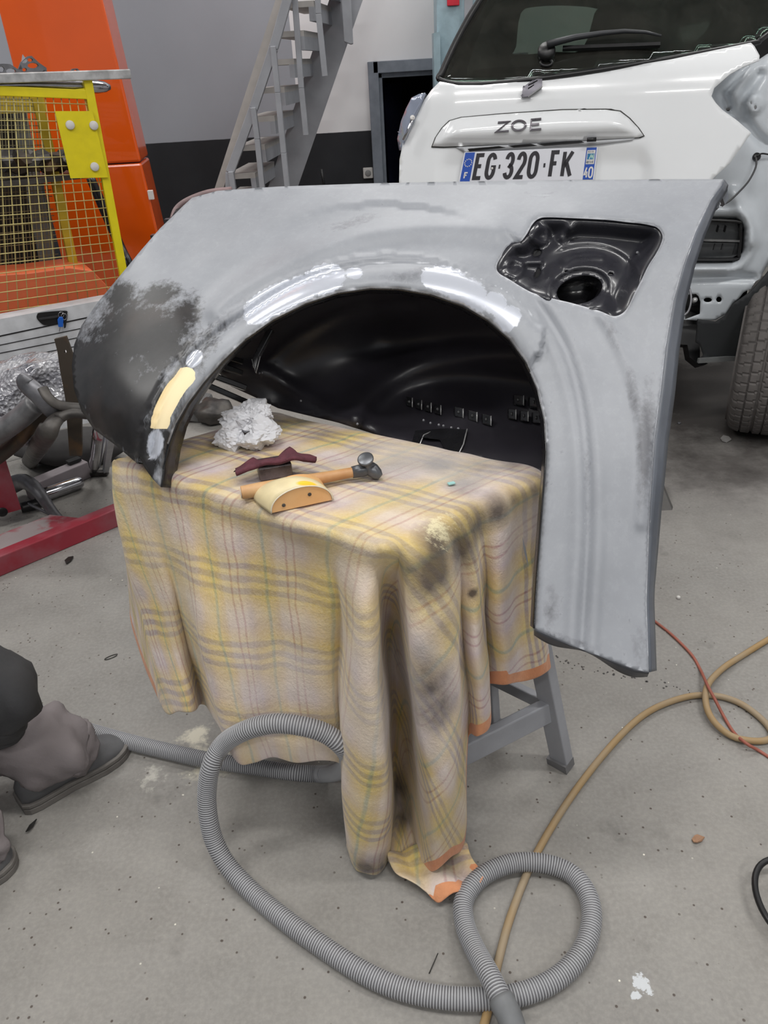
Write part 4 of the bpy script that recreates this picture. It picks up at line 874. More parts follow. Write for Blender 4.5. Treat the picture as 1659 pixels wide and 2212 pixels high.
# letters
def frame(px4, zf):      # four pixel corners TL TR BR BL -> bilinear map on the surface
    C4 = np.array(px4, float)
    def Mp(u, v, off=0.):
        p = (C4[0]*(1-u)+C4[1]*u)*(1-v)+(C4[3]*(1-u)+C4[2]*u)*v; q = PZ(p[0], p[1], float(zf([p])[0])); return q+RN*off
    return Mp
def stroke(mb, Mp, poly, w, asp, h0, h1, closed=False):
    # poly in (u, v) of the frame, w stroke width in v units, asp = width/height of the frame
    P = [np.array((p[0]*asp, p[1]), float) for p in poly]; n = len(P)
    if closed: P = P+[P[0], P[1]]
    L = []; R_ = []
    for i, p in enumerate(P):
        a = P[i-1] if i > 0 else (P[-3] if closed else None); b = P[i+1] if i < len(P)-1 else None
        if closed and i == len(P)-1: b = P[2]
        d1 = (p-a)/np.linalg.norm(p-a) if a is not None else None; d2 = (b-p)/np.linalg.norm(b-p) if b is not None else None
        d1 = d2 if d1 is None else d1; d2 = d1 if d2 is None else d2
        n1 = np.array((-d1[1], d1[0])); n2 = np.array((-d2[1], d2[0])); m_ = n1+n2; m_ /= np.linalg.norm(m_)+1e-9; k = w/2/max(.45, m_@n1)
        L.append(p+m_*k); R_.append(p-m_*k)
    g = lambda q, o: Mp(q[0]/asp, q[1], o)
    V = []; 
    for l, r in zip(L, R_): V += [g(l, h0), g(r, h0), g(r, h1), g(l, h1)]
    Fc = [(4*i+j, 4*i+(j+1) % 4, 4*i+4+(j+1) % 4, 4*i+4+j) for i in range(len(L)-1) for j in range(4)]
    Fc += [(0, 1, 2, 3), tuple(len(V)-4+j for j in (3, 2, 1, 0))]; mb.add(V, Fc)
def arc(cx, cy, rx, ry, a0, a1, n=14): return [(cx+rx*math.cos(math.radians(a)), cy+ry*math.sin(math.radians(a))) for a in np.linspace(a0, a1, n)]
GL = {'E': [[(1, 0), (0, 0), (0, 1), (1, 1)], [(0, .48), (.8, .48)]], 'F': [[(1, 0), (0, 0), (0, 1)], [(0, .46), (.75, .46)]], 'K': [[(0, 0), (0, 1)], [(1, 0), (.03, .62)], [(.33, .42), (1, 1)]],
 'Z': [[(.03, 0), (1, 0), (0, 1), (1, 1)]], 'O': [arc(.5, .5, .5, .5, 0, 360, 28)], '-': [[(0, .53), (1, .53)]],
 'G': [arc(.5, .28, .5, .28, -15, -180, 10)+arc(.5, .72, .5, .28, 180, 0, 12)+[(1, .55), (.55, .55)]], '0': [arc(.5, .28, .5, .28, 0, -180, 12)+arc(.5, .72, .5, .28, 180, 0, 12)+[(1, .28)]],
 '3': [arc(.48, .26, .46, .26, -170, 80, 14)+[(.4, .48)], [(.4, .48)]+arc(.48, .74, .52, .26, -70, 165, 14)], '2': [arc(.5, .28, .48, .28, -175, 20, 12)+[(.9, .45), (0, 1), (1, 1)]],
 '4': [[(.55, 0), (0, .7), (1, .7)], [(.72, .4), (.72, 1)]], 'A': [[(0, 1), (.5, 0), (1, 1)], [(.2, .65), (.8, .65)]], 'Q': [arc(.5, .5, .5, .5, 0, 360, 16), [(.6, .7), (1, 1)]], 'U': [[(0, 0), (0, .7), (.3, 1), (.7, 1), (1, .7), (1, 0)]],
 'I': [[(.5, 0), (.5, 1)]], 'T': [[(0, 0), (1, 0)], [(.5, 0), (.5, 1)]], 'N': [[(0, 1), (0, 0), (1, 1), (1, 0)]], 'R': [[(0, 1), (0, 0), (.8, 0), (.95, .25), (.8, .5), (0, .5)], [(.5, .5), (1, 1)]], 'C': [arc(.5, .5, .5, .5, -50, -310, 12)]}
def glyph(name, ch, Mp, u0, u1, v0, v1, w, asp, h0, h1, m, parent, label=None):
    mb = MB()
    for st_ in GL[ch]:
        stroke(mb, Mp, [(u0+(u1-u0)*x, v0+(v1-v0)*y) for x, y in st_], w, asp, h0, h1, closed=False)
    return mb.go(name, m, parent, smooth=False, label=label)
chr_ = mat('chrome lettering', (112, 108, 114), .3, .5, .1, 30)
for ch, q in (('Z', ((1075, 264), (1100, 262), (1099, 284), (1072, 286))), ('O', ((1106, 261), (1136, 259), (1135, 282), (1106, 284))), ('E', ((1148, 258), (1169, 256), (1169, 280), (1146, 282)))):
    Mz = frame(q, gnZ); glyph('letter', ch, Mz, 0, 1, .04, .96, .18, 1.15, -.001, .006, chr_, gno)
# diamond badge
mb = MB(); bz = lambda x, y, o: PZ(x, y, float(tgZ([(x, y)])[0]))+RN*o
v_, f_ = sheet2d(dens([(1127, 212), (1129, 192), (1145, 180), (1160, 174), (1171, 174), (1171, 189), (1156, 200), (1140, 211)], 3), [dens([(1140.5, 186), (1161, 176.5), (1161, 179), (1155, 182), (1155, 183), (1141, 189.5)], 2), dens([(1140.5, 193), (1153.5, 185.5), (1153.5, 187.5), (1141, 197)], 2)], 3)
o = obj('diamond_badge', [bz(x, y, .012) for x, y in v_], [tuple(f) for f in f_], mat('dark badge metal', (104, 102, 110), .35, .4, .1, 30), car, smooth=False); md = o.modifiers.new('Solidify', 'SOLIDIFY'); md.thickness = .012; md.offset = 0
MB().bar(bz(1141, 211, .019), bz(1171, 189, .019), .004, .003).go('badge_edge', M['silver'], o, smooth=False)
# number plate
PQ = ((1003, 329), (1292, 317), (1283, 389), (990, 395))
def plZ(p):
    p = np.atleast_2d(np.array(p, float))[:, :2]; return planeZ(p, bz(1145, 365, .0), RN)-.016
Mp = frame(PQ, plZ); asp = 520/112
plate = MB().hexa([Mp(0, 1, 0), Mp(1, 1, 0), Mp(1, 0, 0), Mp(0, 0, 0), Mp(0, 1, .004), Mp(1, 1, .004), Mp(1, 0, .004), Mp(0, 0, .004)]).go('number_plate', mat('plate white', (216, 217, 224), .35, 0, .01), car, smooth=False, bevel=.003)
blue = mat('plate blue', (24, 74, 168), .35, 0, .02); ink = mat('plate ink', (34, 30, 38), .4)
def rect(name, u0, u1, v0, v1, m, h=.0045, par=plate): return MB().hexa([Mp(u0, v1, .004), Mp(u1, v1, .004), Mp(u1, v0, .004), Mp(u0, v0, .004), Mp(u0, v1, h+.0005), Mp(u1, v1, h+.0005), Mp(u1, v0, h+.0005), Mp(u0, v0, h+.0005)]).go(name, m, par, smooth=False)
rect('blue_band', .01, .082, .02, .98, blue); rect('blue_band', .915, .99, .02, .98, blue)
rect('region_panel', .922, .984, .10, .52, M['white'], .0055); rect('region_logo', .927, .979, .20, .38, mat('teal', (30, 120, 170), .4), .006)
mb = MB(); stroke(mb, Mp, [(.944, .37), (.955, .24), (.962, .33), (.969, .24), (.974, .37)], .035, asp, .006, .0072); mb.go('region_mark', mat('pale green', (190, 226, 206), .5), plate, smooth=False)
for i, ch in enumerate('EG'): pass
xs = {'E': (.103, .162), 'G': (.188, .250), '-': (.272, .296), '3': (.325, .385), '2': (.412, .474), '0': (.500, .566), '_': (.604, .630), 'F': (.662, .722), 'K': (.752, .822)}
for ch, (a, b) in xs.items(): glyph('character', '-' if ch == '_' else ch, Mp, a+.006, b-.006,   .12, .86, .125, asp, .004, .0055, ink, plate)
wm = M['white']
glyph('character', 'F', Mp, .036, .056, .68, .86, .045, asp, .0045, .006, wm, plate, label='small white F')
glyph('character', '4', Mp, .922, .945, .62, .92, .05, asp, .0045, .006, wm, plate, label='white 4'); glyph('character', '0', Mp, .955, .980, .62, .92, .05, asp, .0045, .006, wm, plate, label='white 0')
mb = MB()
for i in range(12):
    a = i*math.pi/6; u = .046+.026*math.cos(a); v = .36+.026*asp*math.sin(a); r = .0028; c_ = Mp(u, v, .0052); mb.disc(c_, RN, .0022, .001, 6)
mb.go('star_ring', wm, plate, label='ring of twelve small stars')
mb = MB()
for i, ch in enumerate('AQUITAINE'):
    for st_ in GL[ch]: stroke(mb, Mp, [(.9245+.0062*i+.0042*x, .42+.07*y) for x, y in st_], .012, asp, .0055, .0062)
for i, ch in enumerate('REGION'):
    for st_ in GL.get(ch, []): stroke(mb, Mp, [(.930+.0075*i+.0042*x, .125+.045*y) for x, y in st_], .009, asp, .0055, .0062)
mb.go('region_name', mat('plate small print', (90, 100, 110), .5), plate, smooth=False, label='small region lettering')
MB().disc(Mp(.232, .56, .0055), RN, .004, .002, 10).go('rivet', wm, plate)

# rear window, interior
RNn = RN2/np.linalg.norm(RN2)
def wnZ(p):
    p = np.atleast_2d(np.array(p, float))[:, :2]; z = planeZ(p, PZ(1145, 176, float(tgZ([(1145, 176)])[0])), RNn); lx = (p[:, 0]-1250)/400.; return z+.10*np.abs(lx)**2.2
WN_ = [(950, 172), (955, 158), (968, 128), (985, 92), (1010, 45), (1035, 4), (1060, -40), (1085, -80), (1400, -110), (1780, -120), (1760, -40), (1722, 10), (1680, 55), (1640, 88), (1622, 95), (1450, 127), (1300, 152), (1150, 173), (1040, 183), (985, 182)]
gk = N('tinted rear glass'); gk.t.nodes.remove(gk.b); o_ = gk.t.nodes['Material Output']
tb = gk.n('ShaderNodeBsdfTransparent'); tb.inputs[0].default_value = (.34, .40, .36, 1); gb_ = gk.n('ShaderNodeBsdfGlossy'); gb_.inputs['Roughness'].default_value = .06; gb_.inputs[0].default_value = (.9, .95, .95, 1)
fr_ = gk.n('ShaderNodeFresnel'); fr_.inputs[0].default_value = 1.5; mx_ = gk.n('ShaderNodeMixShader'); gk.l(gk.math('MULTIPLY', fr_.outputs[0], .9), mx_.inputs[0]); gk.l(tb.outputs[0], mx_.inputs[1]); gk.l(gb_.outputs[0], mx_.inputs[2])
df = gk.n('ShaderNodeBsdfDiffuse'); df.inputs[0].default_value = srgb(120, 116, 108); m2 = gk.n('ShaderNodeMixShader'); gk.l(gk.mr(gk.noise(5, 6, .75), .35, .8, .03, .16), m2.inputs[0]); gk.l(mx_.outputs[0], m2.inputs[1]); gk.l(df.outputs[0], m2.inputs[2]); gk.l(m2.outputs[0], o_.inputs[0])
wn = patch('rear_window', dens(spline(WN_, n=3, closed=True), 14), wnZ, gk.m, car, step=22, thick=.004)
FRM = spline(WN_, n=4, closed=True)
b = MB(); pts = [PZ(x, y, float(wnZ([(x, y)])[0])) for x, y in FRM+FRM[:1]]; b.tube(pts, .013, 8, caps=False, flat=.7).go('window_seal', M['black'], car)
patch('frit_border', dens(WN_, 12), lambda p: wnZ(p)+.012, mat('matt frit', (20, 21, 22), .8), car, step=14, thick=0,
      holes=[dens(spline([(1008, 156), (1030, 150), (1150, 140), (1350, 118), (1480, 96), (1530, 60), (1545, 0), (1560, -60), (1400, -70), (1120, -60), (1080, -10), (1040, 60)], n=3, closed=True), 14)])
ci = M['carinner']
# cabin: parcel shelf, side pillars, roof and front seats as dark shells with the side window opening left clear
def cpos(x, y, extra): return PZ(x, y, float(wnZ([(x, y)])[0])+extra)
patch('cabin_shell', dens([(960, 190), (1010, 75), (1085, -70), (1110, -200), (2000, -300), (2000, 200)], 40), lambda p: planeZ(p, PZ(1250, 60, 4.05), -CF), ci, car, step=60, thick=.02,
      holes=[dens(spline([(1125, 28), (1115, 100), (1112, 118), (1200, 112), (1258, 106), (1284, 30), (1288, 18), (1230, 12), (1160, 14)], n=3, closed=True), 12), dens([(1466, 60), (1474, 92), (1530, 82), (1552, 50), (1538, 44)], 10)])
def quadp(a, b, c, d, name, m): return MB().prism([a, b, c, d], (0, 0, .01)).go(name, m, car, smooth=False)
s0 = cpos(1000, 182, .06)-np.array((0, 0, .06)); s1 = cpos(1620, 98, .06)-np.array((0, 0, .06)); s1[2] = s0[2] = min(s0[2], s1[2])-.08
quadp(s0, s1, s1+CF*1.2, s0+CF*1.2, 'parcel_shelf', ci)
# body sides, roof and front of the car (mostly out of sight)
bl0 = PZ(872, 395, float(tgZ([(872, 395)])[0])); 
def slab(name, P, d, m): return MB().prism(P, d).go(name, m, car, smooth=False)
L0 = PZ(884, 262, float(tgZ([(884, 262)])[0])+.03); Lb = L0*np.array((1, 1, 0))+(0, 0, .32); Lt = L0+CF*.0
slab('left_side', [Lb, Lb+CF*2.3, Lt+CF*2.3+(0, 0, -.1), Lt], CL*.03, cw)
Rb = PZ(1655, 560, 2.92); ro = L0+CL*1.62
slab('door_lining', [Lb+CL*.04+CF*.3, Lb+CL*.04+CF*2.25, Lt+CL*.04+CF*2.25+(0, 0, -.1), Lt+CL*.04+CF*.3], CL*.01, ci)
slab('right_side', [np.array((ro[0], ro[1], .75))+CF*.75, np.array((ro[0], ro[1], .45))+CF*1.0, np.array((ro[0], ro[1], .32))+CF*3.2, ro+CF*3.2, ro+CF*.6], -CL*.03, cw)
rt = CP0+CF*.75; slab('roof', [np.array((L0[0], L0[1], 1.78))+CF*.75+CL*.2, np.array((ro[0], ro[1], 1.78))+CF*.75-CL*.2, np.array((ro[0], ro[1], 1.74))+CF*2.3-CL*.25, np.array((L0[0], L0[1], 1.74))+CF*2.3+CL*.25], (0, 0, .03), cw)
# underbody
ub = [np.array((L0[0], L0[1], .5))+CF*.15+CL*.05, np.array((ro[0], ro[1], .5))+CF*.15-CL*.32, np.array((ro[0], ro[1], .5))+CF*3-CL*.3, np.array((L0[0], L0[1], .5))+CF*3+CL*.05]
slab('underbody', ub, (0, 0, .12), M['black'])
# wiper
b = MB(); wz = lambda x, y, o=.02: PZ(x, y, float(wnZ([(x, y)])[0]))+RNn*o
b.tube([wz(*q, .035) for q in ((1181, 112), (1240, 97), (1300, 88), (1345, 84), (1390, 86), (1424, 94))], [.02, .017, .014, .012, .009, .006], 10, flat=.6)
wi = b.go('wiper_arm', mat('matt black wiper', (44, 46, 50), .5), car)
MB().bar(wz(1215, 112, .015), wz(1424, 104, .015), .012, .014, up=RNn).go('wiper_blade', M['black'], wi, smooth=False)
MB().disc(wz(1180, 118, 0), RNn, .03, .03, 24).go('wiper_boss', M['black'], wi)
MB().tube([wz(1180+12*math.cos(a), 137+7*math.sin(a), .004) for a in np.linspace(-1, 3.6, 12)], .005, 8).go('washer_loop', M['black'], wi)
tag(MB().prism([PZ(x, y, 2.98) for x, y in ((1348, 45), (1353, 39), (1359, 43), (1351, 47))], FW*.002).go('paper_scrap', M['white'], smooth=False), 'tiny white paper scrap stuck inside the rear window of the car', 'paper') if False else None
# tail lamp on the far side
lens = N('clear lamp lens'); lens.set(col=srgb(150, 158, 176), rough=.08, metal=.25, coat=1.0)
TLP = [(918, 200), (905, 203), (889, 211), (877, 234), (866, 262), (858, 300), (862, 325), (869, 322), (874, 305), (882, 280), (894, 256), (908, 226)]
tl = patch('tail_lamp', dens(TLP, 6), lambda p: tgZ(p)-.012+.03*np.clip((890-p[:, 0])/30, 0, 1)**2, lens.m, car, step=6, thick=.02)
def tlp(x, y): return PZ(x, y, float(tgZ([(x, y)])[0])-.02)
MB().tube([tlp(893, 254), tlp(880, 285), tlp(872, 303)], .006, 6).go('reflector_bar', M['chrome'], tl)
MB().disc(tlp(891, 255), -FW, .009, .006, 10).go('bulb', M['white'], tl)

# bare structure where the wing is missing
QO = [(1840, 60), (1700, 92), (1655, 118), (1640, 128), (1600, 140), (1570, 158), (1530, 190), (1526, 212), (1550, 240), (1612, 290), (1570, 350), (1530, 392), (1490, 430), (1470, 500), (1462, 600), (1466, 690), (1503, 692), (1545, 692), (1566, 680), (1582, 655), (1596, 645), (1606, 632), (1618, 626), (1621, 632), (1625, 618), (1640, 612), (1648, 590), (1660, 568), (1690, 520), (1760, 470), (1840, 450)]
VG = [(1500, 470), (1590, 472), (1602, 480), (1607, 495), (1603, 545), (1592, 560), (1580, 566), (1480, 566)]
def qZ(p):
    p = np.atleast_2d(np.array(p, float))[:, :2]; z = planeZ(p, PZ(1560, 400, 2.83), RN*0-CF)-0.0
    z = z+.10*sst((p[:, 0]-1620)/120)
    z = z+.05*np.exp(-(pdist(p, [(1690, 90), (1600, 150), (1556, 200), (1590, 262)])/16)**2)
    z = z+.035*np.exp(-(pdist(p, spline([(1640, 160), (1602, 230), (1640, 300), (1700, 330)], n=5))/12)**2)
    z = z-.03*np.exp(-(pdist(p, [(1585, 420), (1608, 460), (1625, 520)])/16)**2)
    d = pdist(p, VG, True); z = z+.012*np.exp(-(d/6)**2)-.02*np.exp(-((d-16)/8)**2)
    z = z+.030*np.exp(-(pdist(p, [(1480, 600), (1560, 598), (1625, 600)])/8)**2)-.02*np.exp(-(pdist(p, [(1480, 583), (1570, 583)])/7)**2)
    for x, y in ((1628, 222),): z = z-.018*sst((26-np.hypot(p[:, 0]-x, p[:, 1]-y))/8)
    return z
def circ(x, y, rx, ry, n=14): return [(x+rx*math.cos(t), y+ry*math.sin(t)) for t in np.linspace(0, 2*math.pi, n+1)[:-1]]
qs = patch('wing_structure', dens(QO, 9), qZ, M['carsteel'], car, holes=[dens(VG, 6), circ(1622, 222, 2.6, 3.6, 8), circ(1632, 232, 3.4, 5, 8), circ(1573, 236, 5, 4, 8), circ(1529, 648, 9, 5), circ(1553, 647, 6, 6), [(1480, 637), (1503, 635), (1509, 640), (1513, 652), (1512, 678), (1480, 690)]], step=8, thick=.003, label='bare white body structure behind the missing wing')
patch('cavity_backing', dens([(1440, 440), (1700, 440), (1700, 480), (1650, 560), (1600, 620), (1550, 680), (1440, 680)], 20), lambda p: planeZ(p, PZ(1560, 400, 2.83), -CF)+.06, M['black'], car, step=25)
def qp_(x, y, o=0.): return PZ(x, y, float(qZ([(x, y)])[0])-o)
vt = mat('dusty black vent', (74, 76, 78), .6, 0, .15, 12); vb = MB()
vb.prism([qp_(x, y, -.02) for x, y in ((1490, 478), (1592, 480), (1598, 500), (1594, 550), (1580, 558), (1480, 558))], FW*.01); vo = vb.go('vent_flap', vt, car, smooth=False)
b = MB()
fr = spline([(1470, 474), (1590, 478), (1600, 492), (1596, 548), (1584, 560), (1470, 560)], n=3)
b.tube([qp_(x, y, .002) for x, y in fr], .007, 8)
b.bar(qp_(1480, 519, .002), qp_(1597, 522, .002), .008, .012, up=FW)
for x in (1518, 1532+20, 1568): b.bar(qp_(x, 486, 0), qp_(x-4, 500, 0), .004, .008, up=FW)
for x in (1512, 1545, 1562): b.bar(qp_(x, 526, 0), qp_(x-4, 540, 0), .004, .008, up=FW)
b.go('vent_frame', M['black'], vo, smooth=False)
MB().disc(qp_(1628, 222, .0), -FW, .012, .0, 4) if False else None
mg = qp_(1633, 340, 0); b = MB().disc(mg, -FW, .014, .012, 16); gr = b.go('cable_grommet', M['black'], car)
MB().tube(spline([qp_(1633, 340, .015), qp_(1633, 360, .03), qp_(1618, 390, .05), qp_(1596, 415, .07), qp_(1574, 435, .09), qp_(1556, 444, .10)], n=5), .0035, 8).go('loose_wire', mat('grey wire', (70, 70, 72), .5), gr)
MB().tube(spline([qp_(1635, 338, .015), qp_(1645, 332, .02), qp_(1662, 334, .02), qp_(1690, 340, .02)], n=4), .003, 8).go('loose_wire', M['black'], gr)
rc = qp_(1498, 650, .03); MB().disc(rc, -FW, .010, .02, 12).go('grey_knob', M['silver'], car)
MB().tube(spline([PZ(1484, 610, 2.80), PZ(1493, 640, 2.79), PZ(1488, 670, 2.79), PZ(1474, 684, 2.79), PZ(1460, 690, 2.79)], n=5), .004, 8).go('hanging_cable', M['steel'], car)
# wheel liner
ML = [(1508, 690), (1546, 695), (1566, 682), (1582, 657), (1600, 646), (1622, 630), (1650, 600), (1680, 560), (1760, 540), (1760, 700), (1700, 700), (1659, 722), (1640, 748), (1622, 765), (1600, 776), (1560, 780), (1509, 777), (1520, 768), (1512, 745), (1503, 740)]
patch('wheel_liner', dens(ML, 7), lambda p: planeZ(p, PZ(1560, 400, 2.80), -CF)-.05+.06*np.clip((p[:, 0]-1560)/150, -.5, 1.5)-.04*np.exp(-(pdist(p, [(1600, 600), (1640, 720)])/60)**2), mat('torn black felt liner', (34, 36, 38), .75, 0, .2, 6, .3, c2=(78, 80, 80), lo=.6, hi=.9), car, step=8, thick=.006, label='torn black plastic wheel liner')
b = MB().prism([PZ(x, y, 3.13) for x, y in ((1450, 640), (1512, 640), (1512, 780), (1530, 785), (1512, 790), (1490, 772), (1485, 745), (1440, 742))], FW*.05).go('mud_bracket', M['black'], car, smooth=False)
MB().bar(PZ(1508, 779, 3.03), PZ(1640, 770, 3.07), .012, .018).go('liner_edge', mat('dusty edge', (110, 112, 112), .7), car, smooth=False)

# tyre
TCN = PH(1640, 940, 0); TCN = TCN+CF*.0
def tyre(c, lat, r=.31, w=.205, fwd=CF):
    fwd = np.array(fwd); nw, na = 46, 300; V = []
    for i in range(na):
        a = 2*math.pi*i/na; rad = fwd*math.cos(a)+np.array((0, 0, 1))*math.sin(a)
        for j in range(nw):
            x = j/(nw-1)*2-1; rr = r-.028*abs(x)**5-.05*max(0, abs(x)-.9)*3; wx = x*w/2
            if abs(x) < .93:
                gdep = 0
                for gx in (-.52, -.14, .2, .56):
                    if abs(x-gx) < .035: gdep = .008
                band = 0 if abs(x) > .56 else (1 if x < -.14 else 2)
                ph = (i+ (3 if x > 0 else 0)+int(x*4)) % 6
                if ph == 0: gdep = max(gdep, .005)
                rr -= gdep
            V.append(c+rad*rr+lat*wx)
    for side in (-1, 1):
        pass
    Fc = [(i*nw+j, ((i+1) % na)*nw+j, ((i+1) % na)*nw+j+1, i*nw+j+1) for i in range(na) for j in range(nw-1)]
    n0 = len(V)
    for s, x in ((0, -1), (1, 1)):
        for rr, wx in ((r*.86, 1.06), (r*.68, .95), (r*.66, .8)):
            for i in range(na):
                a = 2*math.pi*i/na; rad = fwd*math.cos(a)+np.array((0, 0, 1))*math.sin(a); V.append(c+rad*rr+lat*(x*wx*w/2))
        b0 = n0+s*3*na
        for i in range(na):
            k = (i+1) % na; e = 0 if s == 0 else nw-1
            Fc.append((i*nw+e, k*nw+e, b0+k, b0+i) if s else (k*nw+e, i*nw+e, b0+i, b0+k))
            for q in range(2): Fc.append((b0+q*na+i, b0+q*na+k, b0+(q+1)*na+k, b0+(q+1)*na+i))
    return V, Fc
WA = math.radians(27); WF = np.array((math.sin(WA), math.cos(WA), 0)); WL = np.array((math.cos(WA), -math.sin(WA), 0)); tc = PH(1628, 932, 0)+WF*.04+np.array((0, 0, .31)); V_, F_ = tyre(tc, WL, w=.22, fwd=WF)
ty = obj('rear_tyre', V_, F_, M['rubber'], car, smooth=False, fixn=False, label='grey dusty treaded rear tyre')
MB().disc(tc-WL*.06, WL, .205, .12, 40).go('wheel_rim', M['steel'], ty)
c2_ = tc-CL*1.42+CF*.02; V_, F_ = tyre(c2_, CL); 
for nm, cc in (('rear_tyre', c2_), ('front_tyre', tc+CF*2.5), ('front_tyre', c2_+CF*2.5)):
    V_, F_ = tyre(cc, CL); obj(nm, V_, F_, M['rubber'], car, smooth=False, fixn=False)

# ------------------------------------------------------------------ tools on the blanket
ZT = HT+.013
def tp_(x, y, h=0.): return PH(x, y, ZT+h)
def crumple(c, r, seed, sub=5, sc=(1, 1, 1)):
    rn = random.Random(seed); pl = []
    for _ in range(22):
        d = Vector((rn.gauss(0, 1), rn.gauss(0, 1), rn.gauss(0, 1))).normalized(); pl.append((d, rn.uniform(.58, 1.0)))
    bm = bmesh.new(); bmesh.ops.create_icosphere(bm, subdivisions=sub, radius=1); V = []
    for v in bm.verts:
        d = v.co.normalized(); rr = min([o/max(d.dot(q), .25) for q, o in pl if d.dot(q) > .2]+[1.25])
        cre = abs(noise.noise(d*3.1+Vector((seed, 0, 0))))+.6*abs(noise.noise(d*6.3+Vector((0, seed, 0))))
        rr = rr*(.84+.22*cre); V.append(c+np.array((d.x*sc[0], d.y*sc[1], d.z*sc[2]))*r*rr)
    Fc = [tuple(v.index for v in f.verts) for f in bm.faces]; bm.free(); return V, Fc
paper = mat('crumpled white paper', (214, 214, 218), .85, 0, .03, 10)
pc = tp_(540, 945, 0); V_, F_ = crumple(pc+np.array((0, 0, .04)), .060, 4, 5, (1.02, .85, .8))
V_ = [np.array((q[0], q[1], max(q[2], ZT-.004))) for q in V_]
pb = obj('paper_ball', V_, F_, paper, smooth=True, sharp=.35); tag(pb, 'crumpled ball of white paper lying on the plaid blanket', 'paper')
for k, (x, y, r, sd, h) in enumerate(((500, 945, .034, 11, .018), (574, 935, .036, 12, .028), (560, 895, .032, 15, .055), (512, 905, .03, 18, .048), (548, 950, .03, 21, .018))):
    V_, F_ = crumple(PH(x, y, ZT+h), r, sd, 4, (1.2, 1, .9)); V_ = [np.array((q[0], q[1], max(q[2], ZT-.004))) for q in V_]
    obj('paper_fold', V_, F_, paper, pb, smooth=True, sharp=.35)
# steel dolly block
q0, q1 = tp_(562, 1042), tp_(634, 1030); dx = (q1-q0)/np.linalg.norm(q1-q0); dy = np.array((-dx[1], dx[0], 0)); Lq = np.linalg.norm(q1-q0)
dz_ = np.array((0, 0, 1.)); hb = .026
blk = MB().box((q0+q1)/2+dy*.024+dz_*hb/2, (Lq, .044, hb), (dx, dy, dz_)).go('dolly_block', M['dullsteel'], smooth=False, bevel=.003)
blk.data.materials[0] = mat('polished tool steel', (120, 112, 112), .3, .7, .3, 30, .1); tag(blk, 'small dark steel dolly block under the maroon scouring pad', 'dolly')
# maroon scouring pad draped over the block
PADO = [(507, 1000), (520, 996), (538, 988), (546, 985), (560, 989), (600, 989), (612, 982), (626, 973), (640, 980), (668, 981), (683, 984), (680, 990), (655, 994), (610, 996), (560, 1000), (528, 1010), (508, 1013)]
P2 = [PH(x, y-2, ZT+hb+.012)[:2] for x, y in PADO]
lo_ = PH(520, 1006, ZT+hb+.012)[:2]; hi_ = PH(683, 986, ZT+hb+.012)[:2]
v_, f_ = sheet2d(dens(P2, .004), [], .005)
def padh(a, b):
    s = np.dot(np.array((a, b))-lo_, hi_-lo_)/np.dot(hi_-lo_, hi_-lo_); return ZT+hb+.004+.007*noise.noise(Vector((a*30, b*30, 1)))+.006*math.exp(-((s-.66)/.14)**2)-.010*max(0, .3-s)*2
P = [np.array((a, b, padh(a, b))) for a, b in v_]
ff = [t if np.cross(P[t[1]]-P[t[0]], P[t[2]]-P[t[0]])[2] > 0 else t[::-1] for t in f_]
pad = obj('scouring_pad', P, ff, mat('maroon scouring pad', (98, 52, 62), .95, 0, .2, 60, .8, 200), fixn=False, thick=-.007); tag(pad, 'ragged maroon scouring pad lying over the steel dolly block', 'scouring pad')
# hammer
hm = thing('hammer', 'hammer with wooden handle lying beside the cream sanding block', 'hammer', tp_(650, 1045))
wood = mat('worn wood handle', (206, 164, 116), .5, 0, .12, 20, .15, 60, c2=(182, 132, 84))
ha, hb_ = PH(522, 1064, ZT+.012), PH(768, 1019, ZT+.016); r_ = [.0115, .0125, .0122, .0115, .0105, .0095, .009]
pts = [ha+(hb_-ha)*t for t in np.linspace(0, 1, 7)]
h_ = MB().tube([pts[0]-(pts[1]-pts[0])*.02]+pts, [.0095]+r_, 20, flat=1.0).go('handle', wood, hm, sharp=.8)
MB().disc(ha+(ha-hb_)*.004, ha-hb_, .0105, .0015, 20).go('handle_end', mat('pale end grain', (214, 196, 176), .6), h_)
hd = (hb_-ha)/np.linalg.norm(hb_-ha); hst = mat('worn hammer steel', (112, 114, 118), .36, .6, .2, 30, .15)
hp0 = PH(796, 1012, ZT+.018)
MB().tube([hb_-hd*.006, hb_+hd*.012, hp0+hd*.006], [.0105, .0118, .011], 16).go('socket', hst, hm)
face = PH(790, 993, ZT+.040); pick = PH(822, 1030, ZT+.006); mid = hp0+np.array((0, 0, .004))
hb2 = MB().tube([face, face+(mid-face)*.12, face+(mid-face)*.3, face+(mid-face)*.55, mid, mid+(pick-mid)*.35, mid+(pick-mid)*.75, pick], [.0135, .0135, .008, .0085, .0125, .0135, .011, .006], 18, flat=.9).go('head', hst, hm, sharp=.7)
MB().disc(face, face-mid, .0145, .004, 24).go('striking_face', hst, hb2)
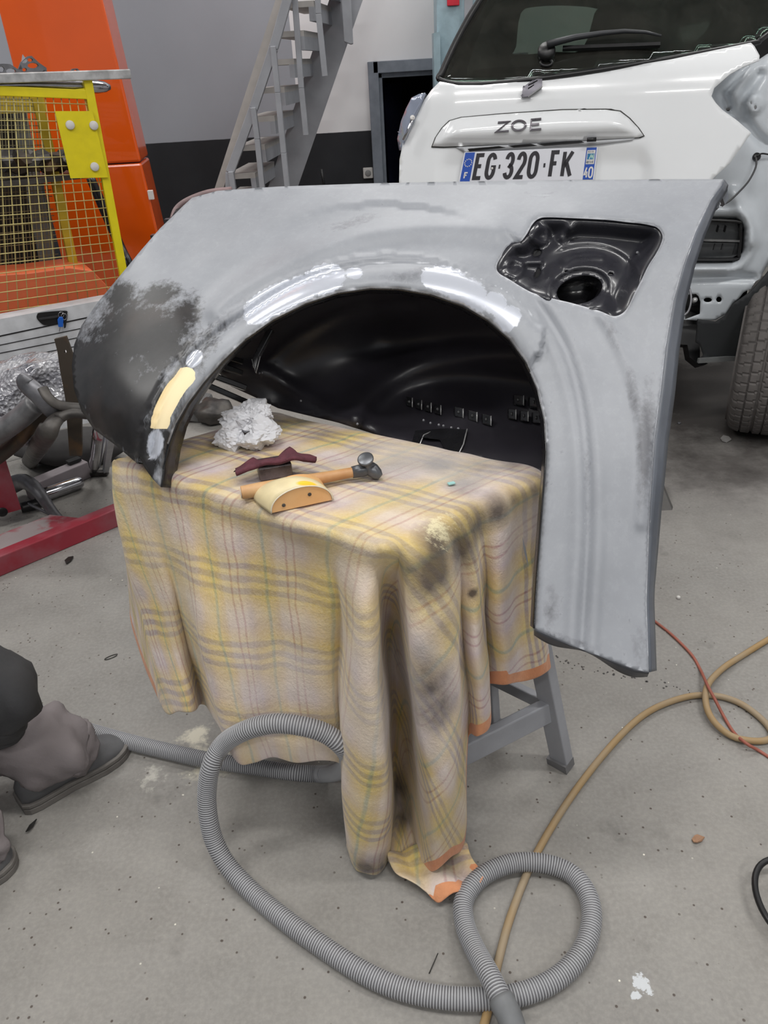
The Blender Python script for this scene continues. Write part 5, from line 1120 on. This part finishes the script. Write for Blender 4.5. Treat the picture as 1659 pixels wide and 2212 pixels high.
# half-moon sanding block
e0, e1 = tp_(588, 1108), tp_(717, 1080); ex = e1-e0; Ls = np.linalg.norm(ex); ex /= Ls; ey = np.array((-ex[1], ex[0], 0)); ez = np.array((0, 0, 1.))
sb = thing('sanding_block', 'half-moon hand sanding block with cream cover and orange wooden face on the blanket', 'sanding block', e0)
Hs = .036; n_ = 28
def prof(k, grow=0., Lf=1., Hf=1.):
    return [(Ls/2-(Ls/2*Lf+grow)*math.cos(math.pi*t), (Hs*Hf+grow)*math.sin(math.pi*t)**.9) for t in np.linspace(0, 1, n_)]
wf = MB(); pts = [e0+ex*a+ez*max(b, 0) for a, b in prof(0)]; wf.prism(pts, ey*.05).go('wooden_face', mat('orange varnished wood', (230, 182, 126), .45, 0, .05, 20, c2=(220, 166, 108)), sb, smooth=False)
cov = mat('cream plastic cover', (226, 208, 162), .4, 0, .06, 20); cov_n = N('cream cover'); cp = e0+ex*Ls*.62+ez*.034+ey*.006
dn = cov_n.n('ShaderNodeVectorMath', operation='DISTANCE'); mp_ = cov_n.n('ShaderNodeVectorMath', operation='MULTIPLY'); mp_.inputs[1].default_value = (1, 1.9, 1); cov_n.l(cov_n.tc.outputs['Object'], mp_.inputs[0]); cov_n.l(mp_.outputs[0], dn.inputs[0])
lc = cp-np.array(sb.location); dn.inputs[1].default_value = (lc[0], lc[1]*1.9, lc[2])
cov_n.set(col=cov_n.mix(cov_n.mr(dn.outputs['Value'], .014, .02), srgb(244, 190, 20), cov_n.mix(cov_n.mr(cov_n.noise(20), .4, .7), srgb(226, 210, 166), srgb(206, 190, 150))), rough=.42)
sec = []; steps = [(-.001, 1.0, 1.0), (.012, 1.02, 1.03), (.028, 1.04, 1.02), (.044, 1.05, .95), (.058, 1.03, .78), (.068, .96, .5), (.073, .85, .2)]
V_ = []; 
for d, lf, hf in steps:
    for a, b in prof(0, .003, lf, hf): V_.append(e0+ex*(a-d*.25)+ez*max(b, .0)+ey*d)
F_ = [(i*n_+j, i*n_+j+1, (i+1)*n_+j+1, (i+1)*n_+j) for i in range(len(steps)-1) for j in range(n_-1)]
obj('cover', V_, F_, cov_n.m, sb, thick=.002)
for t in (.28, .80): MB().disc(e0+ex*Ls*(.5 if t > .5 else .2)*(1.28 if t > .5 else 1)+ez*(.020 if t > .5 else .010)-ey*.0005, -ey, .0032, .001, 14).go('screw', M['dullsteel'], sb)
MB().tube([e0+ex*a+ez*max(b, 0)-ey*.001 for a, b in prof(0, .0015)], .0012, 6).go('cover_edge', mat('pale cover edge', (236, 226, 204), .5), sb)
tag(MB().box(tp_(975, 1044, .001), (.013, .008, .003), (ex, ey, ez)).go('blue_chip', mat('pale turquoise chip', (168, 216, 212), .6), smooth=False, bevel=.001), 'tiny pale turquoise chip on the right of the blanket top', 'chip')

# ------------------------------------------------------------------ hoses and cables on the floor
def resample(P, step):
    P = np.array(spline(P, n=16)); s = np.concatenate([[0], np.cumsum(np.linalg.norm(np.diff(P, axis=0), axis=1))]); t = np.arange(0, s[-1], step)
    return np.array([np.interp(t, s, P[:, k]) for k in range(3)]).T
hr = .019
HP = [PH(-120, 1500, hr), PH(-30, 1512, hr), PH(60, 1530, hr), PH(150, 1565, hr), PH(270, 1600, hr), PH(360, 1622, hr), PH(440, 1640, hr), PH(540, 1655, hr), PH(630, 1668, hr), PH(700, 1672, hr+.002),
      PY(735, 1664, 1.13), PY(754, 1640, 1.06), PY(738, 1610, 1.035), PY(700, 1583, 1.04), PY(650, 1568, 1.045), PY(590, 1563, 1.055), PY(530, 1578, 1.065), PY(482, 1608, 1.08), PY(456, 1655, 1.065), PY(447, 1710, 1.055), PY(450, 1765, 1.038), PY(464, 1820, 1.018), PY(495, 1874, .988), PH(550, 1932, hr), PH(620, 1990, hr), PH(690, 2040, hr), PH(770, 2092, hr), PH(850, 2130, hr), PH(940, 2152, hr), PH(1040, 2158, hr), PH(1130, 2146, hr), PH(1205, 2112, hr), PH(1258, 2055, hr), PH(1278, 1985, hr),
      PH(1268, 1930, hr), PH(1235, 1888, hr), PH(1180, 1866, hr+.005), PH(1110, 1864, hr+.006), PH(1045, 1890, hr+.006), PH(1004, 1940, hr+.004), PH(1004, 1995, hr+.006), PH(1026, 2050, hr+.02), PH(1056, 2105, hr+.04), PH(1082, 2158, hr+.045), PH(1100, 2195, hr+.035), PH(1112, 2235, hr+.02)]
R = resample(HP, .00125); rad = hr*(.955+.055*np.cos(2*np.pi*np.arange(len(R))/4.0+.3))
cutn = int(len(R)-.055/.00125)
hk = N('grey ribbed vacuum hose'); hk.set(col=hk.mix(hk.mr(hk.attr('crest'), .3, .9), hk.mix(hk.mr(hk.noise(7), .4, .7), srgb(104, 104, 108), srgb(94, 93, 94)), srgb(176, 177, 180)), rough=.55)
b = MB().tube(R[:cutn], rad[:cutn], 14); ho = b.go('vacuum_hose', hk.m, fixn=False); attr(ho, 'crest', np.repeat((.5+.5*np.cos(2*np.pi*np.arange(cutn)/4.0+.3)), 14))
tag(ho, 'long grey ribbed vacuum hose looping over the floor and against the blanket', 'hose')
MB().tube(R[cutn:][::4], hr*1.12, 20).go('hose_cuff', mat('grey rubber cuff', (122, 124, 126), .6, 0, .2, 14), ho)
AH = [PH(1030, 2260, .008), PH(1052, 2190, .008), PH(1078, 2070, .008), PH(1108, 1965, .008), PH(1160, 1842, .008), PH(1240, 1712, .008), PH(1330, 1600, .008), PH(1400, 1538, .008), PH(1480, 1506, .008), PH(1545, 1503, .008), PH(1600, 1520, .008), PH(1650, 1558, .008), PH(1668, 1590, .008), PH(1640, 1601, .008), PH(1585, 1592, .01), PH(1545, 1562, .016), PH(1526, 1525, .022), PH(1528, 1482, .022), PH(1560, 1445, .012), PH(1610, 1412, .008), PH(1665, 1378, .008), PH(1760, 1320, .008)]
tag(MB().tube(resample(AH, .012), .0078, 12).go('air_hose', mat('dusty brown rubber hose', (152, 136, 112), .6, 0, .15, 8, c2=(160, 130, 84))), 'brown rubber air hose curling across the floor on the right', 'hose')
OC = [PH(1380, 1310, .004), PH(1410, 1338, .004), PH(1450, 1370, .004), PH(1492, 1412, .004), PH(1512, 1445, .004), PH(1528, 1480, .034), PH(1545, 1512, .030), PH(1562, 1545, .008), PH(1585, 1582, .004), PH(1612, 1606, .022), PH(1640, 1622, .004), PH(1690, 1655, .004), PH(1760, 1700, .004)]
tag(MB().tube(resample(OC, .01), .0038, 10).go('orange_cable', mat('red orange cable', (160, 92, 76), .55, 0, .1, 12)), 'thin red-orange cable crossing the brown air hose', 'cable')
cc = PH(1712, 1960, .02); tag(MB().tube([cc+np.array((.062*math.cos(a), .085*math.sin(a), .012+.008*math.sin(a))) for a in np.linspace(0, 2*math.pi, 48)], .006, 10, caps=False).go('black_ring_hose', M['black']), 'loop of black cable at the right edge of the floor', 'cable')

# ------------------------------------------------------------------ small litter on the floor
def chip(name, px, m, lab, cat, h=.003, jit=.004, group=None):
    c = np.mean([PH(x, y) for x, y in px], 0); rn = random.Random(len(lab)); base = [PH(x, y, .0015+jit*rn.random()) for x, y in px]
    return tag(MB().prism(base, (0, 0, h)).go(name, m, smooth=False), lab, cat, group)
leafm = mat('dry leaf', (170, 132, 104), .8, 0, .15, 40); leaf2 = mat('dry curled leaf', (156, 126, 92), .8, 0, .3, 60, c2=(96, 76, 56))
chip('dry_leaf', [(1494, 1814), (1500, 1806), (1506, 1804), (1514, 1807), (1522, 1810), (1516, 1818), (1506, 1821), (1498, 1820)], leafm, 'flat pale brown leaf alone on the open floor at the right', 'leaf')
chip('dry_leaf', [(1180, 1478), (1188, 1468), (1196, 1464), (1203, 1466), (1200, 1476), (1192, 1484), (1192, 1494), (1184, 1496), (1180, 1488)], leaf2, 'curled brown leaf on the floor beside the trestle leg', 'leaf', .004, .014)
dkc = mat('dark scrap', (52, 50, 48), .5, .2, .3, 40)
chip('dark_chip', [(140, 1212), (148, 1205), (159, 1203), (154, 1212), (143, 1219)], dkc, 'small dark metal chip on the floor below the red frame', 'chip', .004)
chip('dark_flake', [(56, 1798), (64, 1784), (80, 1770), (72, 1786), (62, 1794)], dkc, 'dark torn flake on the floor below the grey shoe', 'chip', .003, .01)
tag(MB().tube([PH(240+14*math.cos(a)*1.0-2*math.sin(a), 1419-5*math.cos(a)+3.5*math.sin(a), .002) for a in np.linspace(.3, 2*math.pi-.3, 20)], .0011, 6).go('bent_wire', dkc), 'bent piece of thin wire on the floor left of the blanket', 'wire')
tag(MB().tube([PH(946, 2059, .012), PH(938, 2078, .004), PH(927, 2103, .0015)], .001, 6).go('thin_wire', dkc), 'short straight wire on the floor between the two hose loops', 'wire')
tag(MB().disc(PH(1465, 1293), (0, 0, 1), .006, .008, 6).go('white_nut', M['white']), 'small white plastic nut on the floor right of the panel', 'nut')
tag(MB().disc(PH(1467, 915), (0, 0, 1), .008, .006, 12).go('white_washer', M['steel']), 'small round washer on the dark floor by the car', 'washer')
chip('paper_shred', [(1556, 948), (1562, 941), (1574, 944), (1580, 950), (1570, 956), (1560, 953)], mat('grey paper', (150, 148, 146), .8), 'grey paper shred on the dark floor beside the tyre', 'paper')
tag(MB().prism([PH(1421, 1060, .0)+(0, 0, .05), PH(1452, 1102), PH(1405, 1104)], (.01, .02, 0)).go('steel_wedge', mat('wedge steel', (88, 86, 84), .6, .2), smooth=False), 'small dark steel wedge on the floor behind the panel', 'wedge')
b = MB(); rn = random.Random(5)
for i in range(46):
    t = rn.random(); x = 1192+t*330; y = 1424+t*78+rn.gauss(0, 4); b.disc(PH(x, y), (0, 0, 1), rn.uniform(.0012, .0032), .0008, 8)
tag(b.go('oil_drops', mat('dried oil', (62, 58, 56), .4)), 'line of small dark dried drops on the floor below the panel', 'oil drops', kind='stuff')

# ------------------------------------------------------------------ scrap and red frame at the left
def lie(name, pts, r, m, lab, cat, n=14, flat=1, **k): return tag(MB().tube(spline(pts, n=6), r, n, flat=flat).go(name, m, **k), lab, cat)
bwk = N('bubble wrap'); vz = bwk.n('ShaderNodeTexVoronoi'); vz.inputs['Scale'].default_value = 75; bwk.l(bwk.tc.outputs['Object'], vz.inputs['Vector'])
bwk.set(col=bwk.mix(bwk.mr(bwk.noise(9, 5, .7), .35, .65), srgb(186, 186, 190), srgb(104, 104, 112)), rough=.22, coat=.6); bwk.bump(vz.outputs['Distance'], 1.0, .012)
bc = PY(30, 868, 2.62); bc[2] = max(bc[2], .2); V_ = []
bm = bmesh.new(); bmesh.ops.create_icosphere(bm, subdivisions=5, radius=1)
ang_ = math.radians(20)
for v_2 in bm.verts:
    q = v_2.co; n1 = noise.noise(q*1.6+Vector((3, 1, 2))); n2 = abs(noise.noise(q*4.5)); s_ = 1+.35*n1-.12*n2
    x_, y_, z_ = q.x*.27*s_, q.y*.2*s_, q.z*.165*s_+q.x*.07; V_.append(bc+np.array((x_, y_, z_)))
F_ = [tuple(v.index for v in f.verts) for f in bm.faces]; bm.free()
tag(obj('bubble_wrapped_part', V_, F_, bwk.m), 'car part wrapped in silvery bubble wrap leaning on the white cabinet', 'wrapped part')
sp = thing('strut_support', 'dark steel bracket with one round hole standing beside the bubble wrapped part', 'bracket', PH(165, 985))
v_, f_ = sheet2d(dens([(117, 733), (142, 727), (157, 768), (176, 800), (176, 985), (150, 985), (141, 862), (128, 790), (124, 760)], 7), [dens(circ(141, 760, 3, 4.5, 8), 3)], 8)
obj('flat_bar', [PY(x, y, 2.35) for x, y in v_], f_, M['rusty'], sp, thick=.012, smooth=False)
lie('curved_horn', [PY(47, 806, 2.3), PY(58, 830, 2.3), PY(80, 850, 2.28), PY(110, 882, 2.27), PY(130, 900, 2.3)], [.004, .01, .018, .024, .028, .03, .03, .03, .03, .03, .03, .03, .03, .03, .03, .03, .03, .03, .03, .03, .03, .03, .03, .03, .03][:25], M['steel'], 'pointed grey steel horn in front of the bubble wrap', 'bracket', flat=.5)
lie('bowed_bar', [PY(92, 838, 2.28), PY(104, 858, 2.26), PY(125, 874, 2.26), PY(160, 880, 2.28), PY(215, 882, 2.3)], .016, M['dullsteel'], 'bowed dark steel bar passing behind the black tail of the panel', 'bar', flat=.5)
lie('swept_arm', [PY(190, 892, 2.3), PY(150, 890, 2.28), PY(122, 905, 2.26), PY(95, 945, 2.25), PH(62, 1000, .02)], .032, M['dullsteel'], 'dark curved suspension arm resting on the floor under the bubble wrap', 'suspension arm', flat=.6)
lie('rusty_arm', [PY(112, 884, 2.42), PY(80, 905, 2.42), PY(30, 960, 2.42), PY(-30, 1005, 2.42)], .04, M['rusty'], 'brown rusty arm between the bubble wrap and the curved arm', 'arm', flat=.6)
lie('film_sleeve', [PY(80, 870, 2.33), PY(40, 905, 2.33), PY(-20, 945, 2.33), PY(-60, 960, 2.33)], .05, mat('grey film', (112, 112, 114), .4, 0, .25, 18, .5, 30), 'grey plastic film sleeve hanging below the bubble wrap', 'film', flat=.7)
lie('pale_rod', [PH(-40, 995, .03), PH(52, 973, .03)], .006, M['steel'], 'thin pale rod behind the red upright', 'rod')
tag(obj('rubber_boot', *lump(PH(150, 968, .06), .14, 9, 3, .15, (1.5, .9, .5), 1.2), mat('dark dusty rubber', (62, 60, 60), .8, 0, .15, 12)), 'dark rounded rubber cover on the floor behind the curved arm', 'rubber cover')
# chrome strut
cs_ = thing('shock_absorber', 'upright chrome shock absorber on the floor under the panel tail', 'shock absorber', PH(203, 1020))
a_, b_ = PH(203, 1016, .03), PY(222, 900, 2.10)
MB().tube([a_, a_+(b_-a_)*.15, a_+(b_-a_)*.7, b_], [.012, .022, .025, .02], 16).go('tube', M['chrome'], cs_)
MB().box(PH(207, 1022, .012), (.10, .03, .02)).go('foot_bracket', M['dullsteel'], cs_, smooth=False, bevel=.004)
MB().bar(PH(228, 1018, .01), PY(240, 940, 2.1), .02, .02).go('side_tube', M['greypaint'], cs_, smooth=False)
# grey box beam, chrome cylinder, bent lever
gb_ = MB().bar(PH(62, 1062, .035), PH(186, 1010, .035), .06, .07).go('box_beam', mat('dusty mauve steel', (146, 138, 142), .6, 0, .1, 12), smooth=False, bevel=.004); tag(gb_, 'dusty grey box beam lying on the floor behind the chrome cylinder', 'beam')
MB().bar(PH(146, 1000, .08), PH(172, 990, .08), .03, .012).go('beam_cap', M['black'], gb_, smooth=False)
cy = MB().tube([PH(80, 1074, .03), PH(92, 1070, .03), PH(168, 1043, .03), PH(176, 1040, .03)], [.024, .027, .027, .02], 20).go('chrome_cylinder', M['chrome'], sharp=.6); tag(cy, 'shiny chrome cylinder lying on the floor between box beam and bent lever', 'cylinder')
lie('bent_lever', [PH(22, 1050, .05), PH(48, 1040, .09), PH(70, 1050, .10), PH(90, 1072, .075), PH(112, 1104, .045), PH(136, 1131, .02)], [.03, .032, .034, .034, .032, .031, .03, .03, .029, .028, .028, .027, .027, .026, .026, .025, .024, .024, .023, .022, .022, .021, .02, .02, .02, .019, .018, .018, .017, .016, .015], M['steel'], 'thick bent grey lever arm resting on the floor by the red frame', 'lever')
tag(MB().box(PH(150, 1129, .01), (.03, .02, .02)).go('white_block', M['white'], smooth=False, bevel=.002), 'small white block at the tip of the bent lever', 'block')
lie('thin_rod', [PH(55, 1085, .04), PH(110, 1112, .02)], .006, M['steel'], 'thin grey rod lying along the bent lever', 'rod')
lie('black_pipe', [PH(45, 1098, .025), PH(88, 1086, .025)], .02, M['black'], 'short black pipe on the floor beside the red upright', 'pipe')
# red frame
rf = thing('red_frame', 'dusty red steel frame on the floor at the left edge', 'steel frame', PH(120, 1190))
a_, b_ = PH(-120, 1297, 0), PH(270, 1132, 0); d_ = (b_-a_)/np.linalg.norm(b_-a_); s_ = np.array((-d_[1], d_[0], 0))
MB().hexa([a_, b_, b_+s_*.05, a_+s_*.05, a_+(0, 0, .07), b_+(0, 0, .07), b_+s_*.05+(0, 0, .07), a_+s_*.05+(0, 0, .07)]).go('base_beam', M['red'], rf, smooth=False, bevel=.004)
MB().hexa([a_+s_*.052+(0, 0, .0), a_+d_*.52+s_*.052, a_+d_*.44+s_*.19, a_+s_*.19, a_+s_*.052+(0, 0, .05), a_+d_*.52+s_*.052+(0, 0, .05), a_+d_*.44+s_*.19+(0, 0, .05), a_+s_*.19+(0, 0, .05)]).go('foot_plate', M['reddust'], rf, smooth=False, bevel=.003)
u0 = PH(46, 1100, .05); u1 = PY(0, 955, u0[1]); w_ = np.array((-.22, -.13, 0)); k_ = u1+(u1-u0)*1.2
MB().prism([u0, u0+w_, k_+w_, k_], (-.006, .012, 0)).go('upright_plate', M['red'], rf, smooth=False)
MB().disc(PY(5, 1106, u0[1]-.05)+(0, -.0, .0), (.5, -.86, 0), .018, .004, 20).go('plate_hole', M['black'], rf)
# clutter seen under the arch, behind the trestle
tag(MB().prism([PY(x, y, PH(410, 915)[1]) for x, y in ((372, 905), (392, 862), (440, 870), (452, 902), (430, 915))], (.02, .12, 0)).go('grey_cover', mat('grey cover', (104, 104, 104), .5), smooth=False, bevel=.01), 'angular grey plastic cover on the floor seen below the wheel arch', 'cover')
tag(obj('dark_housing', *lump(PH(466, 890, .05), .09, 31, 3, .2, (1.1, .9, .7), 1.5), M['dullsteel']), 'dark rounded housing on the floor seen below the wheel arch slats', 'housing')

# ------------------------------------------------------------------ person kneeling at the left edge
hl, to = PH(58, 1738), PH(266, 1612); hl2 = PH(-120, 1960)+0; to2 = PH(22, 1842)
A1 = hl+(to-hl)*.25+(0, 0, .09); A2 = hl2+(to2-hl2)*.25+(0, 0, .09)
K1 = A1+np.array((-.36, .10, .28)); K2 = A2+np.array((-.14, .12, .42)); HPc = np.array((-1.42, 1.16, .56)); 
H1 = HPc+(0, .09, 0); H2 = HPc+(0, -.09, 0)
nodes = [(*HPc, .13), (*(HPc+(.02, 0, .2)), .13), (*(HPc+(.05, 0, .42)), .15), (*(HPc+(.09, 0, .56)), .06), (*(HPc+(.12, 0, .62)), .06), (*(HPc+(.14, 0, .72)), .09), (*(HPc+(.15, 0, .80)), .07),
         (*H1, .10), (*K1, .065), (*A1, .045), (*(A1+(to-hl)*.5-(0, 0, .04)), .035), (*H2, .10), (*K2, .065), (*A2, .045), (*(A2+(to2-hl2)*.5-(0, 0, .04)), .035),
         (*(HPc+(.05, .19, .42)), .055), (*(HPc+(.12, .24, .18)), .042), (*(HPc+(.30, .20, .10)), .028), (*(HPc+(.05, -.19, .42)), .055), (*(HPc+(.12, -.24, .18)), .042), (*(HPc+(.30, -.20, .10)), .028)]
edges = [(0, 1), (1, 2), (2, 3), (3, 4), (4, 5), (5, 6), (0, 7), (7, 8), (8, 9), (9, 10), (0, 11), (11, 12), (12, 13), (13, 14), (2, 15), (15, 16), (16, 17), (2, 18), (18, 19), (19, 20)]
me = bpy.data.meshes.new('person'); me.from_pydata([tuple(map(float, n[:3])) for n in nodes], edges, []); me.update()
per = bpy.data.objects.new('person', me); COL.objects.link(per); md = per.modifiers.new('Skin', 'SKIN'); md.use_smooth_shade = True
if len(me.skin_vertices) == 0:
    bm = bmesh.new(); bm.from_mesh(me); bm.verts.layers.skin.verify(); bm.to_mesh(me); bm.free()
for i, n in enumerate(nodes): me.skin_vertices[0].data[i].radius = (n[3], n[3])
me.skin_vertices[0].data[0].use_root = True
md = per.modifiers.new('Subdivision', 'SUBSURF'); md.levels = 2; md.render_levels = 2; me.materials.append(mat('skin', (196, 150, 126), .55))
tag(per, 'person crouching at the left edge in mauve work trousers, dark jacket and dusty grey shoes', 'person')
def cloth_tube(name, pts, rad, m, wr=.006, seed=1, n=40, steps=10, flat=1, label=None):
    S = spline(pts, n=steps); rr = np.interp(np.linspace(0, 1, len(S)), np.linspace(0, 1, len(rad)), rad); b = MB().tube(S, rr, n, caps=False, flat=flat)
    V = []
    for i, q in enumerate(b.V):
        c = S[i//n]; d = q-c; L = np.linalg.norm(d)+1e-9; w = wr*(noise.noise(Vector(q)*9+Vector((seed, 0, 0)))*1.4+1.3*noise.noise(Vector((q[0]*24, q[1]*24, q[2]*12+seed)))-.9*abs(noise.noise(Vector((q[0]*14, q[1]*14, q[2]*40+seed))))); V.append(q+d/L*w*2)
    o = obj(name, V, b.F, m, per, thick=-.003); 
    if label: o['label'] = label
    return o
mv = mat('mauve grey work cloth', (124, 117, 118), .9, 0, .06, 8, .4, 160); jk = mat('dark charcoal work cloth', (56, 56, 58), .9, 0, .12, 10, .4, 160)
def leg(A, K, H, sd, t_, h_):
    f = (t_-h_)/np.linalg.norm(t_-h_)
    cloth_tube('trouser_leg', [A+f*.085-(0, 0, .035), A+f*.045+(0, 0, .0), A+f*.01+(0, 0, .045), A+(K-A)*.3, A+(K-A)*.65, K, K+(H-K)*.5, H], [.062, .074, .08, .078, .085, .095, .11, .13], mv, .009, sd, 48, 10)
leg(A1, K1, H1, 3, to, hl); leg(A2, K2, H2, 8, to2, hl2)
cloth_tube('jacket', [HPc+(.0, 0, -.05), HPc+(.02, 0, .1), HPc+(.04, 0, .3), HPc+(.06, 0, .46), HPc+(.08, 0, .54)], [.2, .2, .22, .19, .07], jk, .01, 5)
jt = PY(28, 1500, 1.17)
cloth_tube('jacket_tail', [PY(6, 1580, 1.19), PY(-6, 1540, 1.18), PY(-20, 1470, 1.17), HPc+(.22, .05, .02), HPc+(.06, .04, .16)], [.046, .05, .06, .09, .12], jk, .007, 9, label='dark jacket hem hanging over the shin')
for s in (1, -1): cloth_tube('sleeve', [HPc+(.05, .14*s, .44), HPc+(.07, .21*s, .36), HPc+(.12, .24*s, .18), HPc+(.27, .20*s, .11)], [.075, .07, .06, .045], jk, .006, 4+s)
hdv, hdf = lump(HPc+(.135, 0, .79), .105, 3, 3, .04, (1, .85, .9), 1); obj('hair', hdv, hdf, mat('dark hair', (48, 38, 32), .8), per)
shm = mat('dusty grey shoe', (92, 92, 94), .75, 0, .12, 18, .3, 80); som = mat('worn rubber sole', (112, 108, 104), .7, 0, .12, 30)
def shoe(h, t, nm):
    L = np.linalg.norm(t-h)*1.08; f = (t-h)/np.linalg.norm(t-h); s = np.array((-f[1], f[0], 0)); z = np.array((0, 0, 1.)); h = h-f*L*.04
    prof = [(0, .020, .03, .060), (.03, .030, .034, .078), (.12, .036, .036, .092), (.25, .037, .034, .098), (.4, .038, .034, .086), (.55, .044, .036, .066), (.7, .049, .038, .054), (.84, .046, .036, .046), (.94, .034, .034, .036), (1, .012, .028, .026)]
    V = []; n = 20
    T = np.linspace(0, 1, 24); pr = np.array(prof); 
    for t_ in T:
        w = np.interp(t_, pr[:, 0], pr[:, 1]); top = np.interp(t_, pr[:, 0], pr[:, 3])
        for k in range(n):
            a = math.pi*k/(n-1); y = math.cos(a)*w; zz = .022+(top-.022)*abs(math.sin(a))**.75; q = h+f*(t_*L)+s*y+z*zz; wob = noise.noise(Vector(q)*25)*.003; V.append(q+z*wob)
    F2 = [(i*n+k, i*n+k+1, (i+1)*n+k+1, (i+1)*n+k) for i in range(len(T)-1) for k in range(n-1)]+[tuple(range(n)), tuple((len(T)-1)*n+k for k in range(n-1, -1, -1))]+[tuple([i*n for i in range(len(T))]+[i*n+n-1 for i in range(len(T)-1, -1, -1)])]
    up_ = obj('shoe', V, F2, shm, per)
    so = MB(); ring = [(t_, np.interp(t_, pr[:, 0], pr[:, 1])+.007) for t_ in T]; P = [h+f*(t_*L*1.03-.004)+s*w for t_, w in ring]+[h+f*(t_*L*1.03-.004)-s*w for t_, w in ring[::-1]]
    so.prism([p+z*.001 for p in P], z*.015).prism([p+z*.018 for p in P], z*.010).go('sole', som, up_, smooth=False, bevel=.002)
    ls = MB()
    for t_ in (.42, .48, .54): 
        top = np.interp(t_, pr[:, 0], pr[:, 3])+.003; c = h+f*(t_*L)+z*top; ls.tube([c-s*.022-z*.008, c, c+s*.022-z*.008], .0028, 6)
    ls.go('shoelace', shm, up_)
shoe(hl, to, 'a'); shoe(hl2, to2, 'b')
